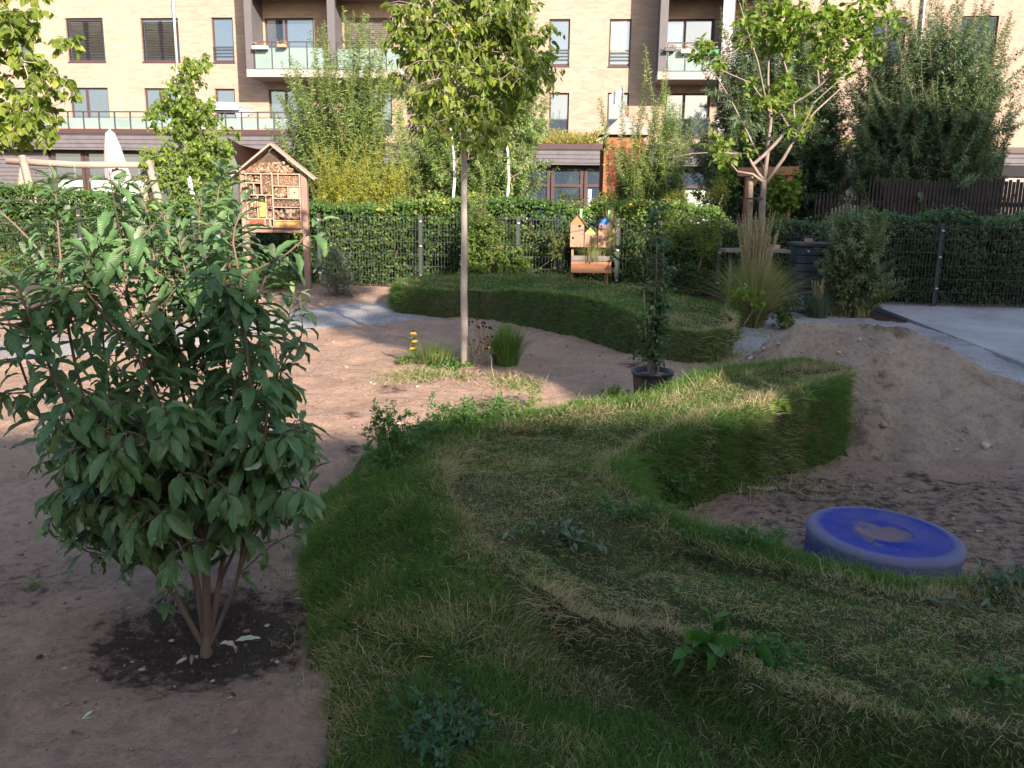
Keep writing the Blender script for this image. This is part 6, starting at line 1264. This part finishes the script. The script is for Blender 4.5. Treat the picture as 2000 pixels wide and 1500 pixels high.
main = [((330, 1150), (250, 980), (170, 800), (130, 620), (118, 500), (110, 400), (108, 352)), ((350, 1100), (300, 950), (225, 800), (200, 650), (205, 520), (190, 470)), ((395, 1080), (365, 920), (300, 760), (255, 620), (242, 480), (240, 400), (232, 362)),
        ((405, 1060), (390, 900), (350, 740), (320, 600), (300, 500), (285, 410), (272, 366)), ((415, 1050), (430, 880), (400, 720), (385, 600), (392, 500), (388, 425), (395, 380)), ((420, 1080), (440, 930), (450, 780), (425, 650), (418, 500), (422, 410), (430, 355), (436, 330)),
        ((430, 1090), (470, 940), (490, 800), (480, 660), (468, 540), (455, 460), (480, 395)), ((455, 1120), (500, 960), (520, 820), (512, 700), (500, 600), (520, 540), (536, 500)), ((440, 1130), (490, 1000), (530, 880), (545, 760), (560, 640), (575, 575)),
        ((340, 1160), (230, 1030), (110, 880), (50, 740), (20, 640), (5, 560), (-15, 480)), ((360, 1120), (290, 900), (190, 720), (120, 560), (60, 470), (-10, 400), (-40, 330)), ((330, 1140), (200, 930), (90, 700), (50, 600), (30, 545)),
        ((370, 1060), (330, 860), (270, 700), (170, 570), (175, 510), (200, 475)), ((400, 1000), (380, 800), (340, 660), (345, 560), (335, 480), (320, 420)), ((425, 1000), (455, 800), (455, 650), (440, 560), (445, 480), (410, 440)), ((410, 1020), (410, 820), (440, 700), (405, 600), (365, 540), (350, 470))]
prim = []
for pth, dy, r0 in ((((352, 1185), (318, 1130), (300, 1070)), -.05, .012), (((392, 1150), (372, 1080), (352, 1000)), .10, .015), (((405, 1150), (402, 1070), (398, 980)), -.02, .017), (((425, 1160), (440, 1080), (452, 1000)), .14, .013), (((450, 1175), (480, 1110), (492, 1040)), -.10, .009)):
    pts = [crown0] + [sp(x, y, dy * (j + 1) / 3) for j, (x, y) in enumerate(pth)]; c = bez(pts[0], pts[1] * .8 + pts[2] * .2, pts[-1], 9); stm.tube(c, np.linspace(r0, r0 * .72, 9), 9); prim.append(c)
PA = np.concatenate([c[3:] for c in prim])
def join(p, low=0):
    A = PA[PA[:, 2] < p[2] + .02]; A = A if len(A) else PA; return A[np.argmin(np.linalg.norm(A - p, axis=1) + .35 * rng.random(len(A)) * low)]
for i, pth in enumerate(main):
    dy = rng.uniform(-.32, .38); path = [sp(x, y, dy * min(1, (j + 1) / 3)) for j, (x, y) in enumerate(pth)]; ok_ = [p for p in path[1:]]; q0 = join(path[0]); q = shoot([q0] + ok_, .0070, .0022, .08, 64, .122, 16, .42)
    for _ in range(4):
        a = rng.integers(2, 12); p0 = q[a]; side = rv(1)[0] * np.array([1, .8, .15]); side = side / np.linalg.norm(side); l = rng.uniform(.14, .34)
        shoot([p0, p0 + side * l * .5 + np.array([0, 0, l * .22]), p0 + side * l * .85 + np.array([0, 0, l * .55])], .0038, .0016, .10, 13, .105, 7, .7)
for i in range(104):   # lower drooping sprays
    fx = rng.uniform(110, 590) if i % 4 else rng.uniform(110, 300); fy = rng.uniform(740, 1010) + max(0, 1 - abs(fx - 330) / 260) * 105 * rng.random() ** .4; dy = rng.uniform(-.36, .3); tgt = sp(fx, fy, dy); a = join(tgt, 1); s0 = a * .4 + tgt * .6 + np.array([0, 0, .07])
    shoot([a, s0, tgt + np.array([0, 0, .03]), tgt + nrm(tgt - crown0)[0:3] * .07 * np.array([1, 1, -.2])], .0042, .0016, .26, 18, .106, 9, .85)
for pth in (((560, 1000), (600, 960), (615, 900)), ((250, 1050), (190, 1040), (140, 1060)), ((230, 900), (150, 850), (90, 830)), ((140, 760), (70, 700), (25, 700)), ((540, 940), (580, 930), (600, 980)), ((470, 1120), (530, 1065), (590, 1035)), ((520, 900), (560, 880), (600, 880), (612, 895)), ((320, 1180), (345, 1130), (360, 1090)), ((200, 960), (120, 900), (85, 905)), ((180, 1080), (150, 1060)), ((560, 700), (590, 650), (585, 580))):
    shoot([join(sp(pth[0][0], pth[0][1]))] + [sp(x, y, rng.uniform(-.1, .1)) for x, y in pth], .004, .0015, .25, 11, .10, 8, .7)
stm.build('stems', M_plain('olive brown shrub bark', (.15, .105, .075), .75, .3, 25, .4, bd=.003, stretch=(1, 1, .3)), shr, smooth=True); lv.build('leaves', L_shrub, shr, smooth=True)
# trees behind the photographer (unseen, crown shaped for the dappled edge of the shadow)
e = empty('unseen_street_tree', (6.9, -5.2, 0), 'leafy street tree across the path, out of view, inferred from its dappled shadow', 'tree')
trk = [np.array([6.9, -5.2, z]) for z in (0, 1.5, 3, 4.2, 5.0, 6.2, 7.4)]; trunk_mesh(trk, np.linspace(.16, .06, 7), M_bark, e)
tg = []
for c_, r_, n_ in (((7.35, -5.2, 7.55), (1.6, 1.2, 1.6), 330), ((7.9, -5.2, 5.40), (1.4, 1.0, .85), 300)):
    v = rng.normal(size=(n_, 3)); v = v / np.linalg.norm(v, axis=1)[:, None] * rng.random((n_, 1)) ** .33; tg.append(np.array(c_) + v * np.array(r_))
tg = np.concatenate(tg); tg = tg[(fbm(tg[:, 0] * 1.0, tg[:, 2], 1.1, 2) < .14)]
bm = MB(); ends = branches(bm, trk[3:], tg, .06); lm = MB(); twig_leaves(lm, bm, ends, 4, .22, .13, DIAB, .5, 6); bm.build('branches', M_bark, e); lm.build('crown', L_mid, e)
